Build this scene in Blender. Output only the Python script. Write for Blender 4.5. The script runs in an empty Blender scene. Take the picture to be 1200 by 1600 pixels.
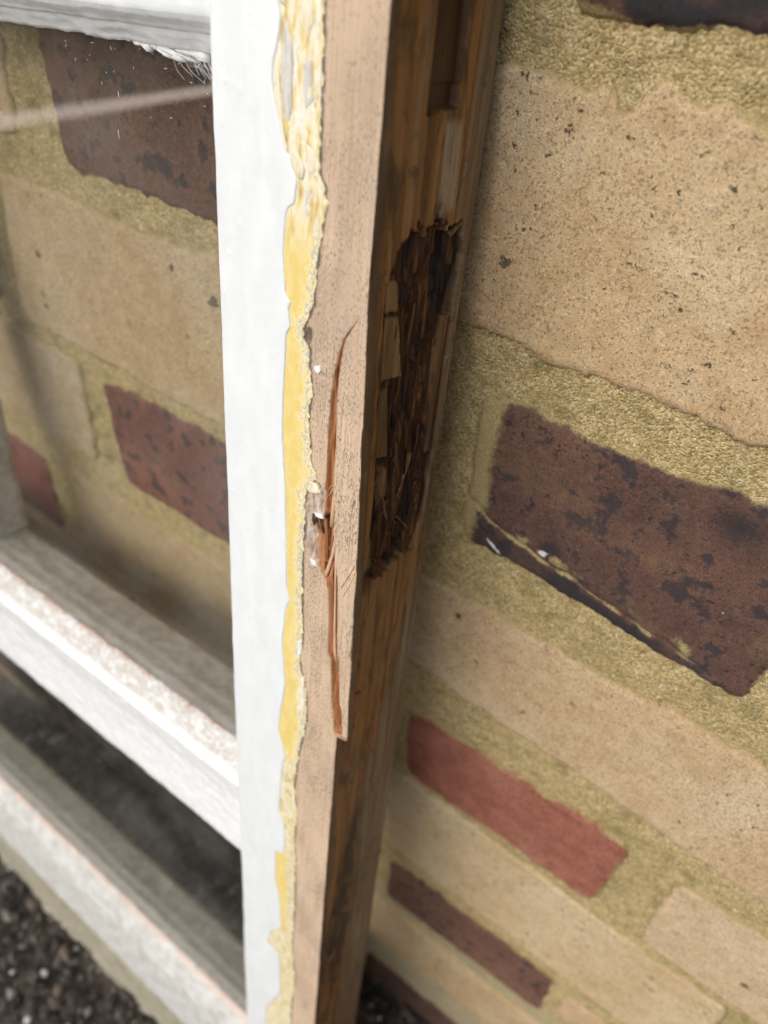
import bpy, bmesh, math, random
import numpy as np
from mathutils import Matrix, Vector
random.seed(4)
rng = np.random.default_rng(4)
S = bpy.context.scene
COL = S.collection

# ------------------------------------------------------------------ camera
CAM_R = np.array([[0.8095, -0.4463, 0.3815], [0.5809, 0.5146, -0.6306], [0.0851, 0.7321, 0.6758]])
cam = bpy.data.cameras.new('camera')
cam.sensor_fit = 'VERTICAL'
cam.sensor_height = 36.0
cam.lens = 36.0 * 1160.0 / 1600.0
cam.clip_start = 0.005
cam.clip_end = 200
cam.dof.use_dof = True
cam.dof.focus_distance = 0.176
cam.dof.aperture_fstop = 11.0
camo = bpy.data.objects.new('camera', cam)
COL.objects.link(camo)
M = Matrix([list(CAM_R[i]) + [[0.0, -0.1603, 0.0335][i]] for i in range(3)] + [[0, 0, 0, 1]])
camo.matrix_world = M
S.camera = camo

# ------------------------------------------------------------------ sky, sun, exposure
SUN_DIR = Vector((-0.22, -0.80, 0.52)).normalized()       # towards the sun
elev = math.asin(SUN_DIR.z)
azim = math.atan2(SUN_DIR.x, SUN_DIR.y)
W = bpy.data.worlds.new('World')
S.world = W
W.use_nodes = True
wn = W.node_tree
for n in list(wn.nodes):
    wn.nodes.remove(n)
sky = wn.nodes.new('ShaderNodeTexSky')
sky.sky_type = 'NISHITA'
sky.sun_disc = False
sky.sun_elevation = elev
sky.sun_rotation = azim
sky.air_density = 1.0
sky.dust_density = 4.0
sky.ozone_density = 1.0
hs = wn.nodes.new('ShaderNodeHueSaturation')
hs.inputs['Saturation'].default_value = 0.35
bg = wn.nodes.new('ShaderNodeBackground')
bg.inputs['Strength'].default_value = 0.13
wo = wn.nodes.new('ShaderNodeOutputWorld')
wn.links.new(sky.outputs[0], hs.inputs['Color'])
wn.links.new(hs.outputs[0], bg.inputs['Color'])
wn.links.new(bg.outputs[0], wo.inputs['Surface'])
sl = bpy.data.lights.new('sun', 'SUN')
sl.energy = 1.5
sl.angle = math.radians(70)
sl.color = (1.0, 0.965, 0.92)
so = bpy.data.objects.new('sun', sl)
COL.objects.link(so)
so.rotation_mode = 'QUATERNION'
so.rotation_quaternion = SUN_DIR.to_track_quat('Z', 'Y')
so.location = SUN_DIR * 5
S.view_settings.view_transform = 'Standard'
S.view_settings.look = 'None'
S.view_settings.gamma = 1.0
S.view_settings.exposure = -0.04
S.cycles.max_bounces = 8
S.cycles.transparent_max_bounces = 12

# ------------------------------------------------------------------ numeric helpers
def _h(ix, iy, seed):
    n = (ix.astype(np.int64) * 374761393 + iy.astype(np.int64) * 668265263 + seed * 974634777) & 0xFFFFFFFF
    n = ((n ^ (n >> 13)) * 1274126177) & 0xFFFFFFFF
    n = (n ^ (n >> 16)) & 0xFFFF
    return n / 32767.5 - 1.0

def vn(x, y, seed=0):
    x, y = np.broadcast_arrays(np.asarray(x, float), np.asarray(y, float))
    ix = np.floor(x); iy = np.floor(y)
    fx = x - ix; fy = y - iy
    fx = fx * fx * (3 - 2 * fx); fy = fy * fy * (3 - 2 * fy)
    a = _h(ix, iy, seed); b = _h(ix + 1, iy, seed); c = _h(ix, iy + 1, seed); d = _h(ix + 1, iy + 1, seed)
    return (a * (1 - fx) + b * fx) * (1 - fy) + (c * (1 - fx) + d * fx) * fy

def fbm(x, y, seed=0, octv=4, gain=0.5):
    s = 0; a = 1.0
    for i in range(octv):
        s = s + a * vn(np.asarray(x) * 2 ** i, np.asarray(y) * 2 ** i, seed + 17 * i)
        a *= gain
    return s

def sstep(a, b, x):
    t = np.clip((x - a) / (b - a), 0, 1)
    return t * t * (3 - 2 * t)

def poly(tab):                                     # [(u,v)...] -> function of v (v falls along the list)
    t = sorted(tab, key=lambda p: p[1])
    vs = np.array([p[1] for p in t]); us = np.array([p[0] for p in t])
    return lambda v: np.interp(v, vs, us)

def inpoly(px, py, pts):
    px = np.asarray(px); py = np.asarray(py)
    ins = np.zeros(px.shape, bool); n = len(pts)
    for i in range(n):
        x0, y0 = pts[i]; x1, y1 = pts[(i + 1) % n]
        if y0 == y1:
            continue
        c = ((y0 > py) != (y1 > py)) & (px < (x1 - x0) * (py - y0) / (y1 - y0) + x0)
        ins ^= c
    return ins

def polydist(px, py, pts):
    best = np.full(np.shape(px), 1e9)
    n = len(pts)
    for i in range(n):
        x0, y0 = pts[i]; x1, y1 = pts[(i + 1) % n]
        dx, dy = x1 - x0, y1 - y0
        t = np.clip(((px - x0) * dx + (py - y0) * dy) / (dx * dx + dy * dy + 1e-12), 0, 1)
        best = np.minimum(best, np.hypot(px - x0 - t * dx, py - y0 - t * dy))
    return best

# ------------------------------------------------------------------ object helpers
def link(name, me, mats, parent=None):
    o = bpy.data.objects.new(name, me)
    COL.objects.link(o)
    for m in (mats if isinstance(mats, (list, tuple)) else [mats]):
        me.materials.append(m)
    if parent:
        o.parent = parent
    return o

def raw_mesh(name, V, F, smooth=True, attrs=None, uv=None):
    """V (n,3); F (m,k) same-size faces; attrs {name: per-vertex array}; uv per-vertex (n,2)"""
    V = np.asarray(V, np.float32); F = np.asarray(F, np.int32)
    me = bpy.data.meshes.new(name)
    k = F.shape[1]
    me.vertices.add(len(V)); me.vertices.foreach_set('co', V.ravel())
    me.loops.add(F.size); me.loops.foreach_set('vertex_index', F.ravel())
    me.polygons.add(len(F))
    me.polygons.foreach_set('loop_start', np.arange(0, F.size, k, dtype=np.int32))
    me.polygons.foreach_set('loop_total', np.full(len(F), k, np.int32))
    me.polygons.foreach_set('use_smooth', np.full(len(F), smooth, bool))
    if uv is not None:
        l = me.uv_layers.new(name='UVMap')
        l.data.foreach_set('uv', np.asarray(uv, np.float32)[F.ravel()].ravel())
    for an, av in (attrs or {}).items():
        a = me.attributes.new(an, 'FLOAT', 'POINT')
        a.data.foreach_set('value', np.asarray(av, np.float32).ravel())
    me.update(calc_edges=True)
    me.validate()
    return me

def grid_faces(n, m, flip=False, wrap=False):
    i = np.arange(n - 1)[:, None]
    j = np.arange(m if wrap else m - 1)[None, :]
    j1 = (j + 1) % m
    a = i * m + j; b = i * m + j1; c = (i + 1) * m + j1; d = (i + 1) * m + j
    F = np.stack([a, b, c, d], -1).reshape(-1, 4)
    return F[:, ::-1] if flip else F

def submesh(V, F, keep, attrs):
    F = F[keep]
    used, inv = np.unique(F.ravel(), return_inverse=True)
    return V[used], inv.reshape(F.shape), {k: v.ravel()[used] for k, v in attrs.items()}

def empty(name, mw, label, cat, group=None):
    o = bpy.data.objects.new(name, None)
    o.empty_display_size = 0.02
    COL.objects.link(o)
    o.matrix_world = mw
    o['label'] = label; o['category'] = cat
    if group:
        o['group'] = group
    return o

def tag(o, label=None, cat=None, group=None, kind=None):
    if label: o['label'] = label
    if cat: o['category'] = cat
    if group: o['group'] = group
    if kind: o['kind'] = kind
    return o

# ------------------------------------------------------------------ material helpers
class NT:
    def __init__(s, name):
        s.m = bpy.data.materials.new(name); s.m.use_nodes = True
        s.t = s.m.node_tree
        for n in list(s.t.nodes): s.t.nodes.remove(n)
        s.out = s.t.nodes.new('ShaderNodeOutputMaterial')
        s._oc = None
    def new(s, typ): return s.t.nodes.new(typ)
    def set(s, sock, v):
        if isinstance(v, bpy.types.NodeSocket): s.t.links.new(v, sock)
        elif v is not None:
            if sock.type == 'RGBA' and not isinstance(v, (int, float)) and len(v) == 3: v = (*v, 1)
            sock.default_value = v
    def obj(s):
        if s._oc is None: s._oc = s.new('ShaderNodeTexCoord')
        return s._oc.outputs['Object']
    def uv(s):
        if s._oc is None: s._oc = s.new('ShaderNodeTexCoord')
        return s._oc.outputs['UV']
    def map(s, scale, vec=None, loc=None):
        n = s.new('ShaderNodeMapping'); s.set(n.inputs['Vector'], vec if vec is not None else s.obj())
        n.inputs['Scale'].default_value = scale if hasattr(scale, '__len__') else (scale,) * 3
        if loc is not None: s.set(n.inputs['Location'], loc)
        return n.outputs[0]
    def noise(s, vec, detail=4, rough=0.55, dist=0.0, scale=1.0):
        n = s.new('ShaderNodeTexNoise'); s.set(n.inputs['Vector'], vec)
        n.inputs['Scale'].default_value = scale; n.inputs['Detail'].default_value = detail
        n.inputs['Roughness'].default_value = rough; n.inputs['Distortion'].default_value = dist
        return n.outputs['Fac']
    def vor(s, vec, feature='F1', out='Distance', rand=1.0):
        n = s.new('ShaderNodeTexVoronoi'); n.feature = feature; s.set(n.inputs['Vector'], vec)
        n.inputs['Scale'].default_value = 1.0; n.inputs['Randomness'].default_value = rand
        return n.outputs[out]
    def rr(s, fac, a, b, lo=0.0, hi=1.0):            # smooth remap a..b -> lo..hi
        n = s.new('ShaderNodeMapRange'); n.interpolation_type = 'SMOOTHSTEP'
        s.set(n.inputs['Value'], fac)
        for k, v in (('From Min', a), ('From Max', b), ('To Min', lo), ('To Max', hi)): n.inputs[k].default_value = v
        return n.outputs[0]
    def math(s, op, a, b=None, c=None):
        n = s.new('ShaderNodeMath'); n.operation = op
        for i, v in enumerate((a, b, c)):
            if v is not None: s.set(n.inputs[i], v)
        return n.outputs[0]
    def ramp(s, fac, stops):
        n = s.new('ShaderNodeValToRGB'); s.set(n.inputs[0], fac); e = n.color_ramp.elements
        while len(e) < len(stops): e.new(0.5)
        for el, (p, c) in zip(e, stops): el.position = p; el.color = (*c, 1)
        return n.outputs[0]
    def mix(s, fac, a, b, mode='MIX'):
        n = s.new('ShaderNodeMix'); n.data_type = 'RGBA'; n.blend_type = mode
        s.set(n.inputs[0], fac); s.set(n.inputs[6], a); s.set(n.inputs[7], b)
        return n.outputs[2]
    def attr(s, name):
        n = s.new('ShaderNodeAttribute'); n.attribute_name = name
        return n.outputs['Fac']
    def bump(s, h, strength=0.5, dist=0.0005, prev=None):
        n = s.new('ShaderNodeBump'); n.inputs['Strength'].default_value = strength
        n.inputs['Distance'].default_value = dist
        s.set(n.inputs['Height'], h)
        if prev is not None: s.set(n.inputs['Normal'], prev)
        return n.outputs[0]
    def bsdf(s, color, rough=0.6, normal=None, spec=0.5, **kw):
        n = s.new('ShaderNodeBsdfPrincipled')
        s.set(n.inputs['Base Color'], color); s.set(n.inputs['Roughness'], rough)
        n.inputs['Specular IOR Level'].default_value = spec
        if normal is not None: s.set(n.inputs['Normal'], normal)
        for k, v in kw.items(): s.set(n.inputs[k], v)
        s.t.links.new(n.outputs[0], s.out.inputs['Surface'])
        return n
    def rand(s):
        n = s.new('ShaderNodeObjectInfo'); return n.outputs['Random'], n.outputs['Color']

# ---- wood of the stile: bare tan front, stained side, fresh breaks, rot
def mat_wood():
    k = NT('bare_wood')
    grain = k.noise(k.map((1300, 1300, 34)), 5, 0.6)
    grain2 = k.noise(k.map((420, 420, 7)), 4, 0.6)
    front = k.ramp(grain, [(0.25, (0.42, 0.295, 0.195)), (0.5, (0.585, 0.43, 0.30)), (0.75, (0.70, 0.54, 0.395))])
    front = k.mix(k.rr(grain2, 0.35, 0.7, 0, 0.5), front, (0.60, 0.455, 0.335))
    blot = k.noise(k.map((60, 60, 28)), 4, 0.6)
    front = k.mix(k.rr(blot, 0.48, 0.70, 0, 0.55), front, (0.36, 0.27, 0.20))
    gry = k.noise(k.map((260, 260, 40), loc=(2, 9, 4)), 4, 0.6)
    front = k.mix(k.rr(gry, 0.50, 0.68, 0, 0.5), front, (0.47, 0.385, 0.31))
    # fine dirt specks in the grain, thicker in some places
    sp = k.noise(k.map((3200, 3200, 1000)), 4, 0.7)
    dens = k.noise(k.map((75, 75, 36), loc=(3, 1, 2)), 3, 0.6)
    sp = k.math('ADD', sp, k.math('MULTIPLY', dens, 0.36))
    front = k.mix(k.rr(sp, 0.70, 0.83, 0, 0.80), front, (0.10, 0.070, 0.050))
    pit = k.vor(k.map((330, 330, 190)))
    pn = k.noise(k.map((800, 800, 500)), 3, 0.6)
    front = k.mix(k.rr(k.math('ADD', pit, k.math('MULTIPLY', pn, 0.5)), 0.22, 0.33, 0.75, 0), front, (0.12, 0.070, 0.050))
    dash = k.noise(k.map((2400, 2400, 230), loc=(1, 7, 3)), 3, 0.6)
    front = k.mix(k.math('MULTIPLY', k.rr(dash, 0.58, 0.70, 0, 0.6), k.rr(dens, 0.35, 0.6)), front, (0.20, 0.13, 0.09))
    ed = k.attr('edge_dirt')
    edn = k.noise(k.map((900, 900, 420)), 4, 0.7)
    front = k.mix(k.rr(k.math('MULTIPLY', ed, k.math('ADD', edn, 0.15)), 0.30, 0.55, 0, 0.85), front, (0.075, 0.060, 0.050))
    # chip with the grey weathered skin
    chn = k.noise(k.map((700, 700, 180)), 4, 0.65)
    chipc = k.ramp(chn, [(0.3, (0.22, 0.155, 0.115)), (0.46, (0.40, 0.295, 0.22)), (0.58, (0.50, 0.42, 0.36)), (0.70, (0.66, 0.63, 0.60))])
    front = k.mix(k.attr('chip'), front, chipc)
    # stained side
    s1 = k.noise(k.map((330, 330, 9)), 5, 0.62, 0.6)
    s2 = k.noise(k.map((110, 110, 24), loc=(5, 3, 1)), 5, 0.65, 1.6)
    side = k.ramp(s1, [(0.30, (0.070, 0.032, 0.010)), (0.46, (0.165, 0.080, 0.024)), (0.60, (0.27, 0.145, 0.050)), (0.74, (0.30, 0.205, 0.110))])
    side = k.mix(k.rr(s2, 0.48, 0.62, 0, 0.85), side, (0.045, 0.026, 0.014))
    s4 = k.noise(k.map((200, 200, 45), loc=(1, 6, 2)), 5, 0.65, 1.0)
    side = k.mix(k.rr(s4, 0.56, 0.68, 0, 0.55), side, (0.21, 0.165, 0.115))
    side = k.mix(k.math('MULTIPLY', k.attr('wet'), k.rr(s4, 0.66, 0.48)), side, (0.016, 0.011, 0.008))
    s3 = k.noise(k.map((1500, 1500, 60)), 4, 0.6)
    side = k.mix(k.rr(s3, 0.52, 0.75, 0, 0.5), side, (0.035, 0.020, 0.010))
    gn = k.noise(k.map((500, 500, 22)), 5, 0.6)
    greyc = k.ramp(gn, [(0.3, (0.075, 0.058, 0.040)), (0.55, (0.165, 0.135, 0.098)), (0.8, (0.30, 0.26, 0.21))])
    side = k.mix(k.math('MULTIPLY', k.attr('grey'), k.rr(gn, 0.25, 0.6, 0.45, 1.0)), side, greyc)
    smn = k.noise(k.map((900, 900, 70)), 4, 0.6)
    side = k.mix(k.math('MULTIPLY', k.attr('smear'), k.rr(smn, 0.25, 0.62, 0.25, 0.85)), side, (0.33, 0.29, 0.235))
    side = k.mix(k.attr('arris'), side, k.ramp(s3, [(0.3, (0.055, 0.042, 0.028)), (0.7, (0.115, 0.085, 0.055))]))
    side = k.mix(k.attr('paleband'), side, k.ramp(s3, [(0.3, (0.19, 0.125, 0.070)), (0.7, (0.30, 0.215, 0.135))]))
    side = k.mix(1.0, side, (1.10, 1.02, 0.92), 'MULTIPLY')
    s5 = k.noise(k.map((150, 150, 75), loc=(8, 2, 5)), 5, 0.7, 0.8)
    side = k.mix(k.rr(s5, 0.52, 0.66, 0, 0.6), side, (0.20, 0.125, 0.065))
    side = k.mix(k.rr(s5, 0.44, 0.34, 0, 0.7), side, (0.040, 0.026, 0.016))
    side = k.mix(k.attr('dark'), side, k.ramp(s1, [(0.3, (0.040, 0.017, 0.007)), (0.7, (0.085, 0.040, 0.017))]))
    col = k.mix(k.attr('side'), front, side)
    f1 = k.noise(k.map((900, 900, 30)), 5, 0.65)
    fresh = k.ramp(f1, [(0.28, (0.19, 0.066, 0.024)), (0.5, (0.38, 0.155, 0.060)), (0.72, (0.58, 0.31, 0.15))])
    col = k.mix(k.attr('fresh'), col, fresh)
    r1 = k.noise(k.map((620, 620, 26)), 6, 0.68, 0.4)
    r2 = k.noise(k.map((110, 110, 38)), 4, 0.6, 0.8)
    rot = k.ramp(r1, [(0.36, (0.010, 0.004, 0.002)), (0.50, (0.058, 0.024, 0.009)), (0.62, (0.145, 0.068, 0.024)), (0.76, (0.27, 0.15, 0.062))])
    rot = k.mix(k.rr(r2, 0.48, 0.58, 0, 0.9), rot, (0.014, 0.007, 0.005))
    rot = k.mix(k.attr('block'), rot, k.ramp(r1, [(0.3, (0.14, 0.080, 0.032)), (0.7, (0.40, 0.25, 0.115))]))
    col = k.mix(k.attr('rot'), col, rot)
    bh = k.math('ADD', k.math('MULTIPLY', grain, 0.6), k.math('MULTIPLY', sp, -0.5))
    rough = k.rr(k.attr('side'), 0, 1, 0.75, 0.5)
    k.bsdf(col, rough, k.bump(bh, 0.55, 0.0002), 0.3)
    return k.m

def mat_white():
    k = NT('white_paint')
    a = k.noise(k.map((190, 190, 70)), 4, 0.5)
    b = k.noise(k.map((700, 700, 500)), 3, 0.5)
    t = k.noise(k.map((2500, 2500, 2000)), 2, 0.5)
    pin = k.rr(k.noise(k.map((900, 900, 900), loc=(2, 2, 2)), 2, 0.5), 0.745, 0.80)
    col = k.mix(k.rr(a, 0.35, 0.75), (0.735, 0.765, 0.79), (0.79, 0.815, 0.83))
    col = k.mix(k.math('MULTIPLY', pin, 0.6), col, (0.45, 0.38, 0.30))
    br = k.noise(k.map((1300, 1300, 40)), 3, 0.6)
    gm = k.noise(k.map((90, 90, 45), loc=(7, 1, 3)), 5, 0.65)
    col = k.mix(k.rr(gm, 0.52, 0.75, 0, 0.35), col, (0.62, 0.63, 0.62))
    h = k.math('ADD', a, k.math('ADD', k.math('MULTIPLY', b, 0.22), k.math('ADD', k.math('MULTIPLY', t, 0.04), k.math('MULTIPLY', br, 0.10))))
    k.bsdf(col, 0.33, k.bump(h, 0.5, 0.0007), 0.5)
    return k.m

def mat_rail():                                   # gloss white, dirtier near the glass: UV y = millimetres round the moulding from the glass line
    k = NT('weathered_white_paint')
    sep = k.new('ShaderNodeSeparateXYZ'); k.set(sep.inputs[0], k.uv())
    pr = sep.outputs[1]
    a = k.noise(k.map((210, 210, 210)), 5, 0.6)
    c = k.noise(k.map((150, 260, 260), loc=(4, 2, 0)), 4, 0.6)
    g = k.noise(k.map((520, 620, 620)), 5, 0.7)
    white = k.mix(k.rr(a, 0.4, 0.7), (0.78, 0.795, 0.80), (0.86, 0.87, 0.875))
    near = k.rr(pr, 12.5, 8.5)                    # putty bevel zone
    dirt = k.math('MULTIPLY', near, k.rr(k.math('ADD', k.math('MULTIPLY', c, 0.5), k.math('MULTIPLY', g, 0.6)), 0.40, 0.64, 0.15, 0.80))
    col = k.mix(dirt, white, (0.42, 0.37, 0.32))
    any_ = k.rr(k.math('ADD', c, k.math('MULTIPLY', g, 0.3)), 0.74, 0.98, 0, 0.25)
    col = k.mix(any_, col, (0.48, 0.45, 0.40))
    line = k.rr(k.math('ABSOLUTE', k.math('SUBTRACT', pr, k.math('ADD', 0.9, k.math('MULTIPLY', g, 1.1)))), 1.5, 0.6)
    col = k.mix(k.math('MULTIPLY', line, k.rr(c, 0.42, 0.60, 0.08, 0.8)), col, k.mix(k.rr(g, 0.5, 0.62), (0.66, 0.45, 0.36), (0.30, 0.20, 0.13)))
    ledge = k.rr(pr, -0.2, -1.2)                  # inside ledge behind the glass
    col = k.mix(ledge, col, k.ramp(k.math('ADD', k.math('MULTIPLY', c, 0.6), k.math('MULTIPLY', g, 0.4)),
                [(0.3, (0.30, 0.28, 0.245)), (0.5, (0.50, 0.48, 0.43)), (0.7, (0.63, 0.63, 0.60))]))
    h = k.math('ADD', a, k.math('MULTIPLY', g, k.rr(dirt, 0, 0.5, 0.06, 0.5)))
    k.bsdf(col, k.rr(dirt, 0, 0.6, 0.22, 0.7), k.bump(h, 0.4, 0.0006), 0.5)
    return k.m

def mat_low_rail():                               # the worn bottom rail
    k = NT('worn_grey_white_paint')
    sep = k.new('ShaderNodeSeparateXYZ'); k.set(sep.inputs[0], k.uv())
    pr = sep.outputs[1]
    a = k.noise(k.map((110, 160, 160)), 5, 0.65)
    c = k.noise(k.map((130, 220, 220), loc=(4, 2, 0)), 4, 0.6)
    g = k.noise(k.map((420, 500, 500)), 5, 0.7)
    col = k.ramp(a, [(0.3, (0.38, 0.375, 0.35)), (0.5, (0.54, 0.54, 0.52)), (0.7, (0.68, 0.69, 0.68))])
    col = k.mix(k.rr(g, 0.56, 0.72, 0, 0.55), col, (0.40, 0.34, 0.27))
    line = k.rr(k.math('ABSOLUTE', k.math('SUBTRACT', pr, k.math('ADD', 1.5, k.math('MULTIPLY', g, 2.0)))), 3.8, 1.8)
    col = k.mix(k.math('MULTIPLY', line, k.rr(c, 0.40, 0.56, 0.1, 0.7)), col, (0.64, 0.46, 0.37))
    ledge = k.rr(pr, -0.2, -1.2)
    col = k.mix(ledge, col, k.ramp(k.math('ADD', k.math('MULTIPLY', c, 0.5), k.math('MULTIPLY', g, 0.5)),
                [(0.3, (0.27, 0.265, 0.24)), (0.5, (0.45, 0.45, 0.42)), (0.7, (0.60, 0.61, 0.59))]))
    low = k.rr(pr, 80, 82)
    col = k.mix(low, col, k.ramp(k.math('ADD', k.math('MULTIPLY', a, 0.5), k.math('MULTIPLY', c, 0.5)),
                [(0.3, (0.20, 0.18, 0.13)), (0.5, (0.33, 0.305, 0.23)), (0.68, (0.47, 0.44, 0.36))]))
    lip = k.rr(pr, 146, 148)
    col = k.mix(lip, col, (0.54, 0.50, 0.43))
    k.bsdf(col, 0.55, k.bump(k.math('ADD', a, k.math('MULTIPLY', g, 0.6)), 0.6, 0.001), 0.4)
    return k.m

def mat_yellow():
    k = NT('old_yellow_paint')
    sep = k.new('ShaderNodeSeparateXYZ'); k.set(sep.inputs[0], k.uv())
    mr, ml, vv = sep.outputs[0], None, sep.outputs[1]     # UV x = mm from the right edge
    a = k.noise(k.map((300, 300, 160)), 4, 0.6)
    g = k.noise(k.map((800, 800, 450)), 5, 0.7)
    f = k.noise(k.map((2600, 2600, 1600)), 3, 0.6)
    col = k.mix(k.rr(a, 0.35, 0.7), (0.74, 0.57, 0.18), (0.78, 0.64, 0.29))
    # cream layer exposed near the ragged right side
    rag = k.math('ADD', mr, k.math('MULTIPLY', k.math('SUBTRACT', g, 0.5), 9.0))
    col = k.mix(k.rr(rag, 2.9, 2.2), col, (0.80, 0.66, 0.33))
    col = k.mix(k.rr(rag, 1.7, 1.2), col, k.mix(k.rr(f, 0.4, 0.62), (0.50, 0.46, 0.33), (0.80, 0.74, 0.54)))
    # cream lip along the white paint
    lf = k.attr('left_mm')
    lrag = k.math('ADD', lf, k.math('MULTIPLY', k.math('SUBTRACT', a, 0.5), 5.0))
    col = k.mix(k.rr(lrag, 1.05, 0.9), col, (0.82, 0.70, 0.40))
    # upper end: mixed ochre, cream and grey
    top = k.attr('messy')
    gt = k.noise(k.map((620, 620, 130)), 5, 0.65)
    mcol = k.ramp(gt, [(0.34, (0.46, 0.34, 0.15)), (0.42, (0.68, 0.50, 0.19)), (0.48, (0.75, 0.66, 0.42)), (0.56, (0.80, 0.77, 0.66)), (0.70, (0.62, 0.60, 0.55))])
    col = k.mix(k.math('MULTIPLY', top, k.rr(a, 0.28, 0.45)), col, mcol)
    cry = k.ramp(k.math('ADD', k.math('MULTIPLY', a, 0.5), k.math('MULTIPLY', g, 0.5)), [(0.38, (0.55, 0.42, 0.18)), (0.48, (0.70, 0.60, 0.34)), (0.58, (0.78, 0.74, 0.60))])
    col = k.mix(k.attr('creamy'), col, cry)
    col = k.mix(k.rr(k.math('ADD', f, k.math('MULTIPLY', g, 0.3)), 0.82, 0.95, 0, 0.6), col, (0.30, 0.22, 0.10))
    k.bsdf(col, 0.42, k.bump(k.math('ADD', g, k.math('MULTIPLY', f, 0.4)), 0.5, 0.0003), 0.45)
    return k.m

def mat_plain(name, stops, sc=(700, 700, 300), rough=0.6, bumpd=0.0003):
    k = NT(name)
    a = k.noise(k.map(sc), 5, 0.65)
    k.bsdf(k.ramp(a, stops), rough, k.bump(a, 0.6, bumpd), 0.35)
    return k.m

def mat_glass():
    k = NT('window_glass')
    tr = k.new('ShaderNodeBsdfTransparent'); tr.inputs[0].default_value = (0.985, 0.99, 0.982, 1)
    gl = k.new('ShaderNodeBsdfGlossy'); gl.inputs['Roughness'].default_value = 0.02
    lw = k.new('ShaderNodeLayerWeight'); lw.inputs['Blend'].default_value = 0.5
    fres = k.math('ADD', 0.04, k.math('MULTIPLY', 0.96, k.math('POWER', lw.outputs['Facing'], 5.0)))
    mx = k.new('ShaderNodeMixShader'); k.set(mx.inputs[0], fres)
    k.set(mx.inputs[1], tr.outputs[0]); k.set(mx.inputs[2], gl.outputs[0])
    df = k.new('ShaderNodeBsdfDiffuse'); df.inputs[0].default_value = (0.55, 0.54, 0.50, 1)
    n1 = k.noise(k.map((28, 28, 28)), 4, 0.6)
    n2 = k.noise(k.map((1500, 1500, 1500)), 2, 0.6)
    n3 = k.noise(k.map((240, 240, 45)), 4, 0.6)
    fac = k.math('ADD', k.rr(n1, 0.4, 0.75, 0.012, 0.06), k.math('ADD', k.rr(n2, 0.70, 0.78, 0, 0.20), k.rr(n3, 0.64, 0.8, 0, 0.10)))
    m2 = k.new('ShaderNodeMixShader'); k.set(m2.inputs[0], fac); k.set(m2.inputs[1], mx.outputs[0]); k.set(m2.inputs[2], df.outputs[0])
    k.t.links.new(m2.outputs[0], k.out.inputs['Surface'])
    return k.m

def mat_reflection():                                   # pale reflection painted on the glass, thinning towards its borders (UV y 0..1 across)
    k = NT('painted_reflection')
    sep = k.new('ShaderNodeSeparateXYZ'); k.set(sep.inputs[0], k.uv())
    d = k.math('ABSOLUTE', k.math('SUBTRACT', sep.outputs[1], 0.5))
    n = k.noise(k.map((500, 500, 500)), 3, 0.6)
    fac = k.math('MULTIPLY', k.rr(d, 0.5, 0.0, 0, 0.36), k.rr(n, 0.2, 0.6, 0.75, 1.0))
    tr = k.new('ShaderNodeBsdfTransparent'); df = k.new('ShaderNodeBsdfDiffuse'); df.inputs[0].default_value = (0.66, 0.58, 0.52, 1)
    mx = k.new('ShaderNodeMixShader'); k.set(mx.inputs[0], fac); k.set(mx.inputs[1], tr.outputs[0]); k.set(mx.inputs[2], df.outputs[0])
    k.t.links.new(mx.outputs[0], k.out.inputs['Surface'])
    return k.m

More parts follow.
